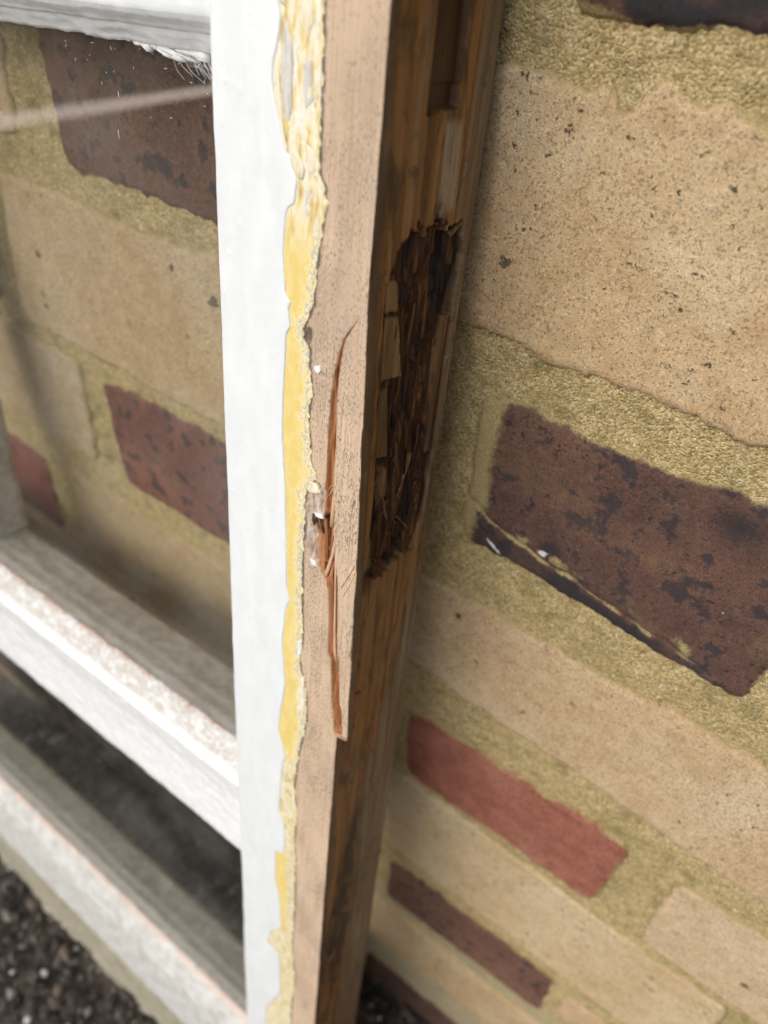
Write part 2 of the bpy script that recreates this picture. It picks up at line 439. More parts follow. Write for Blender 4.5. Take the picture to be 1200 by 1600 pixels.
def mat_brick(name, base, dark, light, speck, burnt=0.0, white=0.6):
    k = NT(name)
    rnd, tint = k.rand()
    sh = k.math('MULTIPLY', rnd, 7.0)
    off = k.new('ShaderNodeCombineXYZ')
    for i in range(3): k.set(off.inputs[i], sh)
    o = off.outputs[0]
    big = k.noise(k.map(24, loc=o), 4, 0.6)
    mid = k.noise(k.map(130, loc=o), 5, 0.65)
    grit = k.noise(k.map(800, loc=o), 5, 0.75)
    fine = k.noise(k.map(2600, loc=o), 3, 0.7)
    col = k.mix(k.rr(mid, 0.34, 0.68), dark, base)
    col = k.mix(k.rr(big, 0.45, 0.72, 0, 0.75), col, light)
    col = k.mix(1.0, col, tint, 'MULTIPLY')
    col = k.mix(k.rr(grit, 0.46, 0.66, 0.0, 0.75), col, k.mix(1.0, light, tint, 'MULTIPLY'))
    gl_ = k.vor(k.map(1700, loc=o), out='Color')
    gs = k.new('ShaderNodeSeparateColor'); k.set(gs.inputs[0], gl_)
    col = k.mix(k.rr(gs.outputs[0], 0.72, 0.95, 0, 0.55), col, k.mix(1.0, col, (1.35, 1.33, 1.28), 'MULTIPLY'))
    col = k.mix(k.rr(gs.outputs[1], 0.74, 0.96, 0, 0.50), col, speck)
    col = k.mix(k.rr(k.math('ADD', fine, k.math('MULTIPLY', grit, 0.5)), 0.79, 0.92, 0, 0.85), col, speck)
    holes = k.noise(k.map(330, loc=o), 4, 0.7)
    pit = k.rr(k.math('ADD', holes, k.math('MULTIPLY', big, 0.12)), 0.705, 0.75, 0, 1)
    pv = k.vor(k.map(62, loc=o)); pc = k.vor(k.map(62, loc=o), out='Color')
    ps = k.new('ShaderNodeSeparateColor'); k.set(ps.inputs[0], pc)
    pv = k.math('ADD', pv, k.math('MULTIPLY', k.math('SUBTRACT', holes, 0.5), 0.40))
    pv = k.math('SUBTRACT', pv, k.math('MULTIPLY', k.math('POWER', ps.outputs[0], 3.0), 0.11))
    pit = k.math('MAXIMUM', pit, k.rr(pv, 0.055, 0.015, 0, 0.9))
    col = k.mix(k.math('MULTIPLY', pit, 0.85), col, (0.045, 0.035, 0.03))
    if burnt > 0:
        bs = k.noise(k.map(125, loc=o), 5, 0.6)
        col = k.mix(k.rr(bs, 0.53, 0.61, 0, burnt), col, k.mix(grit, (0.018, 0.017, 0.021), (0.055, 0.052, 0.060)))
        du = k.noise(k.map(48, loc=o), 5, 0.7)
        col = k.mix(k.math('MULTIPLY', k.rr(du, 0.52, 0.70, 0, 0.5), k.rr(fine, 0.42, 0.6)), col, (0.30, 0.205, 0.085))
    col = k.mix(k.attr('burnt'), col, k.mix(grit, (0.014, 0.013, 0.016), (0.06, 0.052, 0.054)))
    wp = k.noise(k.map(420, loc=o), 3, 0.6)
    wb = k.noise(k.map(70, loc=o), 3, 0.6)
    col = k.mix(k.rr(k.math('ADD', wp, k.math('MULTIPLY', wb, 0.25)), 0.885, 0.91, 0, white), col, (0.74, 0.73, 0.71))
    sm = k.attr('smear')
    smf = k.rr(k.math('ADD', sm, k.math('ADD', k.math('MULTIPLY', k.math('SUBTRACT', mid, 0.5), 0.9), k.math('MULTIPLY', k.math('SUBTRACT', grit, 0.5), 0.5))), 0.40, 0.75)
    col = k.mix(smf, col, k.mix(k.rr(fine, 0.4, 0.6), (0.28, 0.215, 0.095), (0.50, 0.40, 0.20)))
    col = k.mix(k.rr(k.attr('chalk'), 0.25, 0.6), col, (0.70, 0.69, 0.66))
    h = k.math('ADD', k.math('MULTIPLY', grit, 0.8), k.math('ADD', k.math('MULTIPLY', fine, 0.5), k.math('MULTIPLY', pit, -0.8)))
    k.bsdf(col, 0.9, k.bump(h, 0.8, 0.0008), 0.2)
    return k.m

def mat_mortar():
    k = NT('sandy_mortar')
    big = k.noise(k.map(26), 4, 0.6)
    mid = k.noise(k.map(150), 5, 0.65)
    grain = k.vor(k.map(1750), out='Color')
    gd = k.vor(k.map(1750))
    fine = k.noise(k.map(1300), 5, 0.75)
    sep = k.new('ShaderNodeSeparateColor'); k.set(sep.inputs[0], grain)
    col = k.ramp(sep.outputs[0], [(0.0, (0.35, 0.26, 0.115)), (0.45, (0.555, 0.42, 0.20)), (0.85, (0.67, 0.53, 0.285)), (1.0, (0.76, 0.66, 0.46))])
    col = k.mix(k.rr(mid, 0.50, 0.72, 0, 0.6), col, (0.20, 0.175, 0.065))
    col = k.mix(k.rr(big, 0.50, 0.70, 0, 0.5), col, (0.27, 0.225, 0.092))
    col = k.mix(k.rr(fine, 0.54, 0.66, 0, 0.75), col, (0.125, 0.10, 0.045))
    pale = k.attr('pale')
    col = k.mix(pale, col, k.mix(k.rr(fine, 0.4, 0.6), (0.34, 0.31, 0.24), (0.46, 0.43, 0.35)))
    h = k.math('ADD', k.math('MULTIPLY', gd, -0.6), k.math('ADD', k.math('MULTIPLY', fine, 0.6), mid))
    k.bsdf(col, 1.0, k.bump(h, 1.0, 0.0010), 0.03)
    return k.m

def mat_asphalt():
    k = NT('asphalt')
    v = k.vor(k.map(210), out='Color'); d = k.vor(k.map(210))
    f = k.noise(k.map(700), 4, 0.7)
    sep = k.new('ShaderNodeSeparateColor'); k.set(sep.inputs[0], v)
    col = k.ramp(sep.outputs[0], [(0.0, (0.030, 0.025, 0.021)), (0.6, (0.066, 0.055, 0.046)), (0.85, (0.115, 0.092, 0.072)), (1.0, (0.20, 0.18, 0.155))])
    col = k.mix(k.rr(f, 0.5, 0.7, 0, 0.6), col, (0.014, 0.012, 0.010))
    k.bsdf(col, 0.8, k.bump(k.math('SUBTRACT', f, d), 0.9, 0.003), 0.35)
    return k.m

def mat_gravel():
    k = NT('gravel_stone')
    at = k.attr('tone')
    f = k.noise(k.map(600), 4, 0.6)
    col = k.ramp(at, [(0.0, (0.022, 0.019, 0.017)), (0.5, (0.070, 0.059, 0.050)), (0.76, (0.16, 0.12, 0.092)), (0.93, (0.27, 0.255, 0.235)), (1.0, (0.74, 0.73, 0.71))])
    col = k.mix(k.rr(f, 0.45, 0.7, 0, 0.5), col, (0.03, 0.025, 0.02))
    k.bsdf(col, 0.6, k.bump(f, 0.5, 0.001), 0.4)
    return k.m

WOOD = mat_wood(); WHITE = mat_white(); RAIL = mat_rail(); LOW = mat_low_rail(); YELLOW = mat_yellow()
GLASS = mat_glass(); REFLECTION = mat_reflection(); MORTAR = mat_mortar(); ASPHALT = mat_asphalt(); GRAVEL = mat_gravel()
CREAM = mat_plain('cream_paint', [(0.3, (0.58, 0.50, 0.32)), (0.5, (0.76, 0.69, 0.50)), (0.7, (0.82, 0.79, 0.69))], rough=0.5)
GREYF = mat_plain('grey_primer', [(0.3, (0.48, 0.46, 0.41)), (0.55, (0.62, 0.60, 0.55)), (0.75, (0.74, 0.72, 0.68))], rough=0.55)
CRUMB = mat_plain('crumbling_primer', [(0.26, (0.24, 0.21, 0.13)), (0.36, (0.60, 0.52, 0.31)), (0.50, (0.77, 0.66, 0.36)), (0.7, (0.82, 0.77, 0.58))], (1100, 1100, 800), 0.8, 0.0006)
PALEWOOD = mat_plain('split_wood', [(0.3, (0.48, 0.28, 0.165)), (0.5, (0.64, 0.42, 0.28)), (0.7, (0.74, 0.54, 0.38))], (1300, 1300, 60), 0.7)
REDWOOD = mat_plain('fresh_red_wood', [(0.3, (0.22, 0.075, 0.027)), (0.5, (0.40, 0.165, 0.066)), (0.7, (0.56, 0.28, 0.13))], (1300, 1300, 60), 0.7)
ROTFIB = mat_plain('rotten_fibre', [(0.3, (0.030, 0.014, 0.007)), (0.5, (0.105, 0.048, 0.019)), (0.68, (0.22, 0.120, 0.050))], (900, 900, 90), 0.8)
ROTPALE = mat_plain('dry_rotten_fibre', [(0.3, (0.07, 0.037, 0.016)), (0.6, (0.23, 0.135, 0.060))], (900, 900, 90), 0.8)
FLAKE = mat_plain('white_flake', [(0.3, (0.66, 0.66, 0.64)), (0.6, (0.80, 0.81, 0.80))], (300, 300, 300), 0.5)
THREAD = mat_plain('web_thread', [(0.3, (0.55, 0.54, 0.52)), (0.7, (0.75, 0.75, 0.74))], (300, 300, 300), 0.7)
PALE = mat_brick('pale_stock_brick', (0.60, 0.445, 0.275), (0.50, 0.345, 0.195), (0.67, 0.54, 0.37), (0.17, 0.115, 0.065), 0, 0.35)
DARK = mat_brick('burnt_purple_brick', (0.140, 0.076, 0.058), (0.088, 0.050, 0.043), (0.19, 0.105, 0.074), (0.035, 0.027, 0.026), 0.8, 0.95)
RED = mat_brick('red_brick', (0.37, 0.140, 0.095), (0.25, 0.088, 0.062), (0.46, 0.215, 0.155), (0.13, 0.045, 0.036), 0, 0.8)

# ------------------------------------------------------------------ ground: rough asphalt, falling slightly to the left
ux, uz = 0.9957, 0.0904                               # the slope that the sash stands along
G0 = np.array([-0.03, -0.115, -0.572])
def gz(x): return G0[2] + (x - G0[0]) * uz / ux
nx, ny = 220, 150
gx = np.concatenate([[-6, -3, -1.6, -1.1], np.linspace(-0.85, 0.45, nx), [0.9, 2, 5]])
gy = np.concatenate([[-6, -3, -1.2, -0.7], np.linspace(-0.45, 0.02, ny)])
GX, GY = np.meshgrid(gx, gy)
GH = 0.0035 * fbm(GX / 0.012, GY / 0.012, 3, 4) + 0.003 * fbm(GX / 0.07, GY / 0.07, 9, 2)
gv = np.stack([GX, GY, gz(GX) + GH], -1).reshape(-1, 3)
g = link('ground', raw_mesh('ground', gv, grid_faces(len(gy), len(gx))), ASPHALT)
tag(g, 'dark rough asphalt at the foot of the wall and window', kind='structure')

bm = bmesh.new(); bmesh.ops.create_icosphere(bm, subdivisions=1, radius=1.0)
bm.verts.ensure_lookup_table(); bm.faces.ensure_lookup_table()
IV = np.array([v.co[:] for v in bm.verts]); IF = np.array([[v.index for v in f.verts] for f in bm.faces]); bm.free()
NST = 12000
px = rng.uniform(-0.75, 0.25, NST); py = rng.uniform(-0.40, -0.004, NST)
rad = np.clip(rng.lognormal(math.log(0.0018), 0.42, NST), 0.0008, 0.0048)
ang = rng.uniform(0, 6.28, NST)
sv = IV[None] * rng.uniform(0.6, 1.25, (NST, 1, 3)) * rad[:, None, None]
sv = sv * (1 + 0.18 * rng.standard_normal((NST, len(IV), 1)))
c, s = np.cos(ang)[:, None], np.sin(ang)[:, None]
sv = np.stack([sv[..., 0] * c - sv[..., 1] * s, sv[..., 0] * s + sv[..., 1] * c, sv[..., 2] * 0.75], -1)
hz = 0.0035 * fbm(px / 0.012, py / 0.012, 3, 4) + 0.003 * fbm(px / 0.07, py / 0.07, 9, 2)
sv += np.stack([px, py, gz(px) + hz + rad * 0.35], -1)[:, None, :]
sf = IF[None] + (np.arange(NST) * len(IV))[:, None, None]
tone = rng.uniform(0, 0.86, NST); tone[rng.uniform(0, 1, NST) < 0.05] = rng.uniform(0.86, 0.97); tone[rng.uniform(0, 1, NST) < 0.03] = 1.0
gr = link('gravel', raw_mesh('gravel', sv.reshape(-1, 3), sf.reshape(-1, 3), False, {'tone': np.repeat(tone, len(IV))}), GRAVEL)
tag(gr, 'loose dark gravel with a few white chips scattered on the asphalt', 'gravel', kind='stuff')

# ------------------------------------------------------------------ the brick wall (face at y = 0, millimetres in the tables)
wall = empty('brick_wall', Matrix.Translation((0, 0, -0.57)), 'yellow stock brick wall in Flemish bond with dark and red headers', 'wall')
COURSE = {-2: (152, 88), -1: (76, 12), 0: (0, -61), 1: (-75, -137), 2: (-150, -213), 3: (-230, -284), 4: (-290, -364),
          5: (-380, -412), 6: (-437, -500), 7: (-532, -592), 8: (-602, -660)}
#   exact bricks where the photograph shows them: (course, slot) -> corners tl, tr, br, bl (x,z), material, tint
T1 = (1, 1, 1)
OVER = {
    (-1, 'h0'): ([(-70, 74), (26, 76), (26, 12.5), (-70, 11)], DARK, (0.75, 0.72, 0.75)),
    (0, 's0'): ([(-131, -1), (87, 3), (86, -61.5), (-130, -60.5)], PALE, (1.0, 0.98, 0.92)),
    (1, 'h0'): ([(-71.5, -77.5), (26, -73.5), (26.5, -137.5), (-68, -130.5)], DARK, T1),
    (2, 's0'): ([(-131, -157), (86, -154), (87, -217.5), (-130, -204)], PALE, (1.0, 0.99, 0.98)),
    (3, 'h0'): ([(-74, -238), (25, -231.5), (24.5, -286), (-70, -285.5)], RED, T1),
    (3, 's1'): ([(42, -233), (258, -230), (258, -285), (45.5, -289)], PALE, (1.06, 1.08, 1.14)),
    (4, 's0'): ([(-131, -287), (87, -294), (87, -366), (-130, -364)], PALE, (1.02, 1.04, 1.02)),
    (5, 'h0'): ([(-68, -378), (32, -375), (35, -423), (-66, -426)], DARK, (1.45, 1.35, 1.25)),
    (0, 'h-1'): ([(-244.5, 0), (-140, 0), (-140, -60.5), (-242, -62.3)], DARK, (1.35, 1.30, 1.15)),
    (0, 's-1'): ([(-480, 2), (-262.5, 0), (-267.5, -60), (-480, -62)], PALE, (0.92, 0.92, 0.92)),
    (1, 's-1'): ([(-288, -74), (-82, -72), (-82, -141), (-296, -142)], PALE, (0.92, 0.92, 0.88)),
    (2, 'h-1'): ([(-247, -150), (-142, -146), (-142, -204), (-242, -209)], DARK, (1.55, 1.2, 1.15)),
    (2, 's-1'): ([(-480, -150), (-261, -149), (-262, -207), (-480, -210)], PALE, (0.88, 0.92, 0.95)),
    (3, 'h-1'): ([(-408, -228), (-313, -229), (-313, -285), (-408, -284)], RED, (0.62, 0.55, 0.62)),
    (4, 'H0'): ([(-241, -290), (-141, -288), (-141, -362), (-241, -364)], PALE, (0.84, 0.86, 0.84)),
    (3, 's-1'): ([(-292, -224), (-84, -221), (-84, -284), (-292, -284)], PALE, (0.86, 0.88, 0.86)),
}
BR = {}
for cidx, (zt, zb) in COURSE.items():
    even = cidx % 2 == 0
    for i in range(-2, 3):
        if even:
            BR[(cidx, 's%d' % i)] = (-22 + 336 * i - 108, -22 + 336 * i + 108, zt, zb)
            BR[(cidx, 'h%d' % i)] = (-22 + 336 * i + 118, -22 + 336 * i + 218, zt, zb) if i < 0 else (-22 + 336 * i + 118, -22 + 336 * i + 218, zt, zb)
        else:
            BR[(cidx, 'h%d' % i)] = (-22 + 336 * i - 49, -22 + 336 * i + 49, zt, zb)
            BR[(cidx, 's%d' % i)] = (-22 + 336 * i - 276, -22 + 336 * i - 60, zt, zb)
# slots shared with OVER use these ids
for key in list(BR):
    cidx, sl_ = key
    if cidx % 2 == 0 and sl_[0] == 'h':                      # header between stretcher i and i+1 -> rename by right neighbour
        BR[(cidx, 'H%d' % (int(sl_[1:]) + 1))] = BR.pop(key)
    elif cidx % 2 == 1 and sl_[0] == 's':
        BR[(cidx, 'S%d' % int(sl_[1:]))] = BR.pop(key)
REN = {(0, 'h-1'): (0, 'H0'), (2, 'h-1'): (2, 'H0'), (3, 's1'): (3, 'S1'), (1, 's-1'): (1, 'S0'), (3, 's-1'): (3, 'S0')}
OVER = {REN.get(kk, kk): vv for kk, vv in OVER.items()}

def make_brick(key, corners, mat, tint, step):
    tl, tr, br, bl = [np.array(p, float) for p in corners]
    wd = max(tr[0] - tl[0], br[0] - bl[0]); ht = tl[1] - bl[1]
    nx = max(4, int(wd / step)); nz = max(4, int(ht / step))
    sd = (key[0] * 31 + (ord(key[1][0]) * 7) + int(key[1][1:]) * 13) & 255
    s = np.linspace(0, 1, nx)[None, :] * np.ones((nz, 1)); t = np.linspace(0, 1, nz)[:, None] * np.ones((1, nx))
    s_ = s[..., None]; t_ = t[..., None]
    P = (tl * (1 - s_) + tr * s_) * (1 - t_) + (bl * (1 - s_) + br * s_) * t_      # t: 0 top .. 1 bottom
    X, Z = P[..., 0].copy(), P[..., 1].copy()
    ex = np.minimum(s, 1 - s) * wd; ez = np.minimum(t, 1 - t) * ht
    # ragged outline, fading into the face
    fz = np.exp(-ez / 6.0); fx = np.exp(-ex / 6.0)
    Z += fz * (1.1 * vn(X / 17, t.round() * 9 + sd, sd) + 0.7 * vn(X / 4.2, t.round() * 9 + sd, sd + 5) + 0.35 * vn(X / 1.4, t.round() * 7, sd + 8))
    X += fx * (0.9 * vn(Z / 15, s.round() * 9 + sd, sd + 1) + 0.6 * vn(Z / 3.8, s.round() * 9, sd + 6))
    cr = 1.7 * np.clip(1 - np.hypot(ex, ez) / 7.0, 0, 1) ** 1.5      # worn corners
    Z += np.where(t < 0.5, -1, 1) * cr; X += np.where(s < 0.5, 1, -1) * cr
    Z += np.exp(-ez / 1.5) * 0.55 * vn(X / 0.9, t.round() * 5 + sd, sd + 21); X += np.exp(-ex / 1.5) * 0.55 * vn(Z / 0.9, s.round() * 5, sd + 22)
    if key == (0, 's0'):                                     # spalled notch in the upper arris
        Z -= fz * (t < 0.5) * (5.5 * np.exp(-((X + 53) / 2.6) ** 2) + 3.0 * np.exp(-((X + 62) / 6) ** 2) - 2.2 * np.exp(-((X + 45.5) / 2.6) ** 2))
    edge = np.minimum(ex, ez)
    Y = -0.55 - 0.9 * np.sqrt(np.clip(edge / 2.2, 0, 1)) + 1.1 + 0.22 * fbm(X / 22, Z / 22, sd, 3) + 0.12 * fbm(X / 3, Z / 3, sd + 2, 3)
    Y = Y + 0.8 * np.exp(-edge / 0.8)
    chalk = np.zeros_like(X); burnt = np.zeros_like(X); smear = (0.75 + 0.25 * vn(X / 9, Z / 9, sd + 31)) * np.exp(-edge / (2.6 + 1.6 * vn(X / 14, Z / 14, sd + 32)))
    if mat is DARK: smear = (0.80 + 0.3 * vn(X / 9, Z / 9, sd + 31)) * np.exp(-edge / (1.7 + 0.9 * vn(X / 14, Z / 14, sd + 32)))
    if key == (1, 'h0'):
        low = np.interp(X, [-72, -64, -60, -50, -39, -28, -17, -7, 12, 30], [-114, -117, -119.8, -123.2, -125.2, -126.2, -128, -129.8, -133, -137]) + 0.7 * vn(X / 5, 0, 4) + 0.35 * vn(X / 1.7, 0, 5)
        burnt = sstep(low + 0.5, low - 1.0, Z) * (0.45 * sstep(-73, -62, X) + 0.5 * sstep(-42, -34, X)) * (1 - 0.6 * sstep(-6, 10, X)) 
        smear = np.maximum(smear, ((0.50 + 0.35 * vn(X / 4, 0, 38)) * np.exp(-((Z - low - 0.7) / 0.9) ** 2) + (0.40 + 0.40 * vn(X / 6, Z / 5, 36)) * np.exp(-((Z - low - 4.0) / 4.2) ** 2) * (Z > low)) * sstep(45, -5, X))
        chalk = np.exp(-(((X + 56.3 + (Z + 127.2) * 1.4) / 1.0) ** 2 + ((Z + 127.2) / 2.0) ** 2)) + np.exp(-(((X + 49.8) / 1.1) ** 2 + ((Z + 130.3) / 0.8) ** 2)) + np.exp(-(((X + 40.5) / 1.6) ** 2 + ((Z + 120.8) / 1.0) ** 2))
        chalk = np.clip(chalk * (0.9 + 0.9 * vn(X / 1.1, Z / 1.1, 37)), 0, 1)
        smear = np.maximum(smear, 1.1 * sstep(-56, -69, X) + 0.25 * sstep(-50, -66, X) * sstep(-95, -120, Z)) * (1 - burnt)
        burnt = np.maximum(burnt, 0.9 * np.exp(-(((X + 38.5) / 3.6) ** 2 + ((Z + 118.5) / 3.6) ** 2) ** 2)); burnt = np.maximum(burnt, 0.9 * np.exp(-(((X - 3) / 5) ** 2 + ((Z + 83) / 5) ** 2)))
        Y += 0.9 * np.exp(-((Z - low - 1) / 1.2) ** 2) * (X < 15) + burnt * 0.4
    if key == (-1, 'h0'):
        burnt = sstep(0.05, 0.3, fbm(X / 11 + 3, Z / 9, 77, 2) + 0.25)
    if key == (2, 's0'):                                     # open gap under the lower arris
        Z += fz * (t > 0.5) * (2.6 * np.exp(-((X + 42) / 3.2) ** 2) + 1.6 * np.exp(-((X + 8) / 2.5) ** 2) + 1.2 * np.exp(-((X - 22) / 5) ** 2))
    V = np.stack([X, Y, Z], -1)
    # skirt: outline pushed back into the wall
    ring = np.concatenate([V[0, :], V[1:, -1], V[-1, :-1][::-1], V[1:-1, 0][::-1]])
    idx = np.arange(nx * nz).reshape(nz, nx)
    ri = np.concatenate([idx[0, :], idx[1:, -1], idx[-1, :-1][::-1], idx[1:-1, 0][::-1]])
    back = ring.copy(); back[:, 1] = 26.0
    Vt = np.concatenate([V.reshape(-1, 3), back])
    n0 = nx * nz; nr = len(ring)
    b0 = n0 + np.arange(nr)
    side = np.stack([ri, b0, np.roll(b0, -1), np.roll(ri, -1)], -1)
    F = np.concatenate([grid_faces(nz, nx, True), side[:, ::-1]])
    cx = (tl + br) / 2
    Vt = Vt * 0.001; Vt -= np.array([cx[0] * 1e-3, 0, cx[1] * 1e-3])
    pad = np.zeros(nr)
    at = {'chalk': np.concatenate([chalk.ravel(), pad]), 'burnt': np.concatenate([burnt.ravel(), pad]), 'smear': np.concatenate([smear.ravel(), pad])}
    me = raw_mesh('brick', Vt, F[:, ::-1], True, at)
    o = link('brick', me, mat, wall)
    o.location = (cx[0] * 1e-3, 0, cx[1] * 1e-3 + 0.57)
    o.color = (*tint, 1)
    return o

for key in sorted(set(BR) | set(OVER)):
    if key in OVER:
        cor, mat, tint = OVER[key]
        make_brick(key, cor, mat, tint, 0.8 if key in ((0, 's0'), (1, 'h0'), (2, 's0'), (3, 'h0')) else 1.2)
    else:
        x0, x1, zt, zb = BR[key]
        r = random.Random(hash((key[0], ord(key[1][0]), int(key[1][1:]))) & 0xffff)
        head = key[1][0] in 'hH'
        mat = (DARK if r.random() < 0.6 else RED) if head else PALE
        if key[0] >= 7: mat = DARK
        q = r.uniform(0.88, 1.05)
        j = lambda: r.uniform(-1.2, 1.2)
        make_brick(key, [(x0 + j(), zt + j()), (x1 + j(), zt + j()), (x1 + j(), zb + j()), (x0 + j(), zb + j())], mat, (q, q * r.uniform(0.97, 1.02), q * r.uniform(0.94, 1.04)), 4.0)
# mortar: one bed sheet between the bricks, struck nearly flush
def mortar_patch(x0, x1, z0, z1, st):
    xs = np.arange(x0, x1 + st * 0.5, st); zs = np.arange(z0, z1 + st * 0.5, st)
    return xs, zs
xs = np.concatenate([np.arange(-800, -320, 6.0), np.arange(-320, 110, 1.5), np.arange(110, 760, 6.0)])
zs = np.concatenate([np.arange(-625, -430, 4.0), np.arange(-430, 40, 1.5), np.arange(40, 160, 4.0)])
MX, MZ = np.meshgrid(xs, zs)
MY = 1.35 + 0.45 * fbm(MX / 14, MZ / 14, 21, 3) + 0.60 * fbm(MX / 2.6, MZ / 2.6, 23, 3)
# hollow open spots in the joints
for hx, hz_, hr, hd in ((-41, -210.5, 2.4, 9), (-36, -212.5, 2.0, 8), (-45, -209, 1.8, 6), (-6, -213, 2.0, 8), (-2, -214, 1.6, 6), (24, -217, 1.6, 5), (-254, -204, 3.5, 6), (-258, -178, 3.0, 3.5), (-256, -50, 3.5, 6), (-258, -35, 3, 3)):
    MY += hd * np.exp(-(((MX - hx) / hr) ** 2 + ((MZ - hz_) / (hr * 1.1)) ** 2))
pale = sstep(-395, -450, MZ) * 0.5
mv = np.stack([MX, MY, MZ + 570], -1).reshape(-1, 3) * 0.001
mo = link('mortar', raw_mesh('mortar', mv, grid_faces(len(zs), len(xs)), True, {'pale': pale}), MORTAR, wall)

# ------------------------------------------------------------------ the window sash: local x along the rails, y into the wall, z up the stile
su = np.array([0.9957, -0.0186, 0.0904]); sv_ = np.array([-0.0875, 0.1246, 0.9883]); sw = np.array([-0.0296, -0.992, 0.1225])
so_ = np.array([-0.0818, -0.0413, 0.0131])
SM = Matrix([[su[i], -sw[i], sv_[i], so_[i]] for i in range(3)] + [[0, 0, 0, 1]])
sash = empty('window_sash', SM, 'white painted timber window frame with split bare edge leaning on the brick wall', 'window frame')

WHITE_E = [(-24.3, 60), (-24.34, -1.5), (-23.84, -4.3), (-24.28, -7.3), (-25.37, -10.4), (-25.84, -13.5), (-25.33, -16.6), (-23.63, -21.8), (-22.41, -25.7), (-20.90, -26.4), (-20.51, -28.4), (-19.12, -30.6), (-19.39, -32.6), (-19.83, -35.0), (-21.37, -35.9), (-21.86, -37.3), (-22.34, -40.6), (-22.61, -45.8), (-22.19, -49.7), (-21.95, -53.1), (-21.37, -54.3), (-20.25, -55.0), (-20.95, -56.9), (-20.75, -57.7), (-20.31, -60.7), (-21.42, -62.3), (-21.69, -68.6), (-22.14, -77.8), (-22.21, -87.3), (-21.40, -99.0), (-21.13, -102.3), (-20.31, -124.1), (-20.13, -134.0), (-18.87, -138.3), (-20.22, -142.4), (-21.51, -155.3), (-19.96, -172.9), (-21.90, -187.0), (-22.63, -195.5), (-20.29, -203.7), (-19.39, -207.2), (-20.49, -209.8), (-21.69, -231.3), (-22.22, -238.8), (-19.70, -244.0), (-18.90, -255.8), (-19.43, -262.1), (-23.57, -263.6), (-23.48, -282.9), (-20.99, -295.3), (-20.50, -308.7), (-19.72, -314.3), (-25.5, -325), (-28.0, -337.0), (-21.25, -340.1), (-19.76, -372.7), (-28.97, -401.2), (-29.3, -420.0), (-22, -432), (-21, -600)]
YELLOW_E = [(-13.9, 60), (-14.28, -0.9), (-14.08, -10.3), (-14.02, -20.5), (-13.96, -28.2), (-12.23, -30.7), (-12.09, -33.4), (-12.70, -37.3), (-13.07, -39.9), (-13.39, -43.7), (-14.06, -47.7), (-14.11, -50.4), (-14.17, -53.1), (-14.30, -54.2), (-16.82, -59.1), (-16.91, -62.2), (-14.79, -64.2), (-15.02, -68.0), (-14.04, -73.7), (-14.90, -81.3), (-13.88, -87.3), (-14.12, -91.4), (-11.93, -95.5), (-14.21, -99.8), (-15.17, -102.1), (-14.67, -110.3), (-15.33, -116.7), (-14.97, -127.8), (-14.86, -138.3), (-14.19, -151.9), (-15.49, -157.5), (-14.32, -163.3), (-12.04, -171.7), (-11.66, -182.2), (-12.91, -191.5), (-14.27, -200.0), (-14.68, -204.9), (-15.73, -218.8), (-14.60, -229.4), (-14.99, -249.5), (-14.44, -259.4), (-13.83, -283.7), (-13.87, -295.9), (-14.69, -319.7), (-12.59, -348.6), (-13.70, -383.9), (-14, -600)]
CL_E = [(-2.17, -53.6), (-5.79, -59.2), (-6.89, -63.5), (-7.69, -67.6), (-8.23, -73.8), (-8.50, -82.0), (-8.40, -90.5), (-8.48, -96.2), (-8.75, -97.9), (-8.5, -104.6), (-8.6, -105.6), (-11.6, -106.3), (-12.1, -108.6), (-11.2, -109.8), (-10.7, -110.8), (-10.4, -113.0), (-10.0, -116.8), (-9.4, -120.3), (-8.54, -122.6), (-7.37, -124.3), (-6.36, -126.9), (-5.89, -127.5), (-5.03, -138.7), (-4.84, -149.5), (-3.60, -151.4), (-2.47, -166.3), (-0.57, -181.6), (-0.16, -184.2)]
CR_E = [(-2.09, -53.6), (-5.28, -59.1), (-6.00, -63.7), (-6.41, -68.1), (-6.58, -73.8), (-5.97, -83.2), (-5.97, -92.1), (-5.78, -98.2), (-5.11, -102.5), (-4.94, -105.3), (-5.15, -108.3), (-4.42, -113.4), (-3.54, -117.4), (-2.64, -124.6), (-2.05, -133.5), (-1.60, -143.6), (-0.56, -149.1), (0.84, -166.3), (1.6, -167.2), (2.72, -177.8), (3.9, -179.4)]
UR_E = [(0, 60), (0.00, 0.0), (-0.24, -43.8), (-0.07, -53.3), (0.34, -61.4), (1.00, -74.5), (1.44, -85.5), (1.65, -92.2), (2.45, -108.3), (3.04, -117.7), (3.04, -127.6), (3.19, -140.0), (3.61, -151.0), (3.85, -162.8), (4.53, -176.4), (4.2, -179.3), (0.3, -180.6), (0.2, -200), (0, -600)]
fW, fY, fCL, fCR, fUR = map(poly, (WHITE_E, YELLOW_E, CL_E, CR_E, UR_E))
ROT = [(11.5, -39.4), (14, -37.2), (18.3, -38.6), (23, -36.6), (27, -39), (33, -37.6), (35.6, -46), (34.8, -55), (35.6, -71), (35.4, -97), (33.4, -116), (30.5, -128.0), (22, -127), (16.7, -130), (8.0, -127), (8.6, -117), (8.4, -104), (6.8, -77), (6.0, -59), (5.4, -48), (8.2, -43.0)]

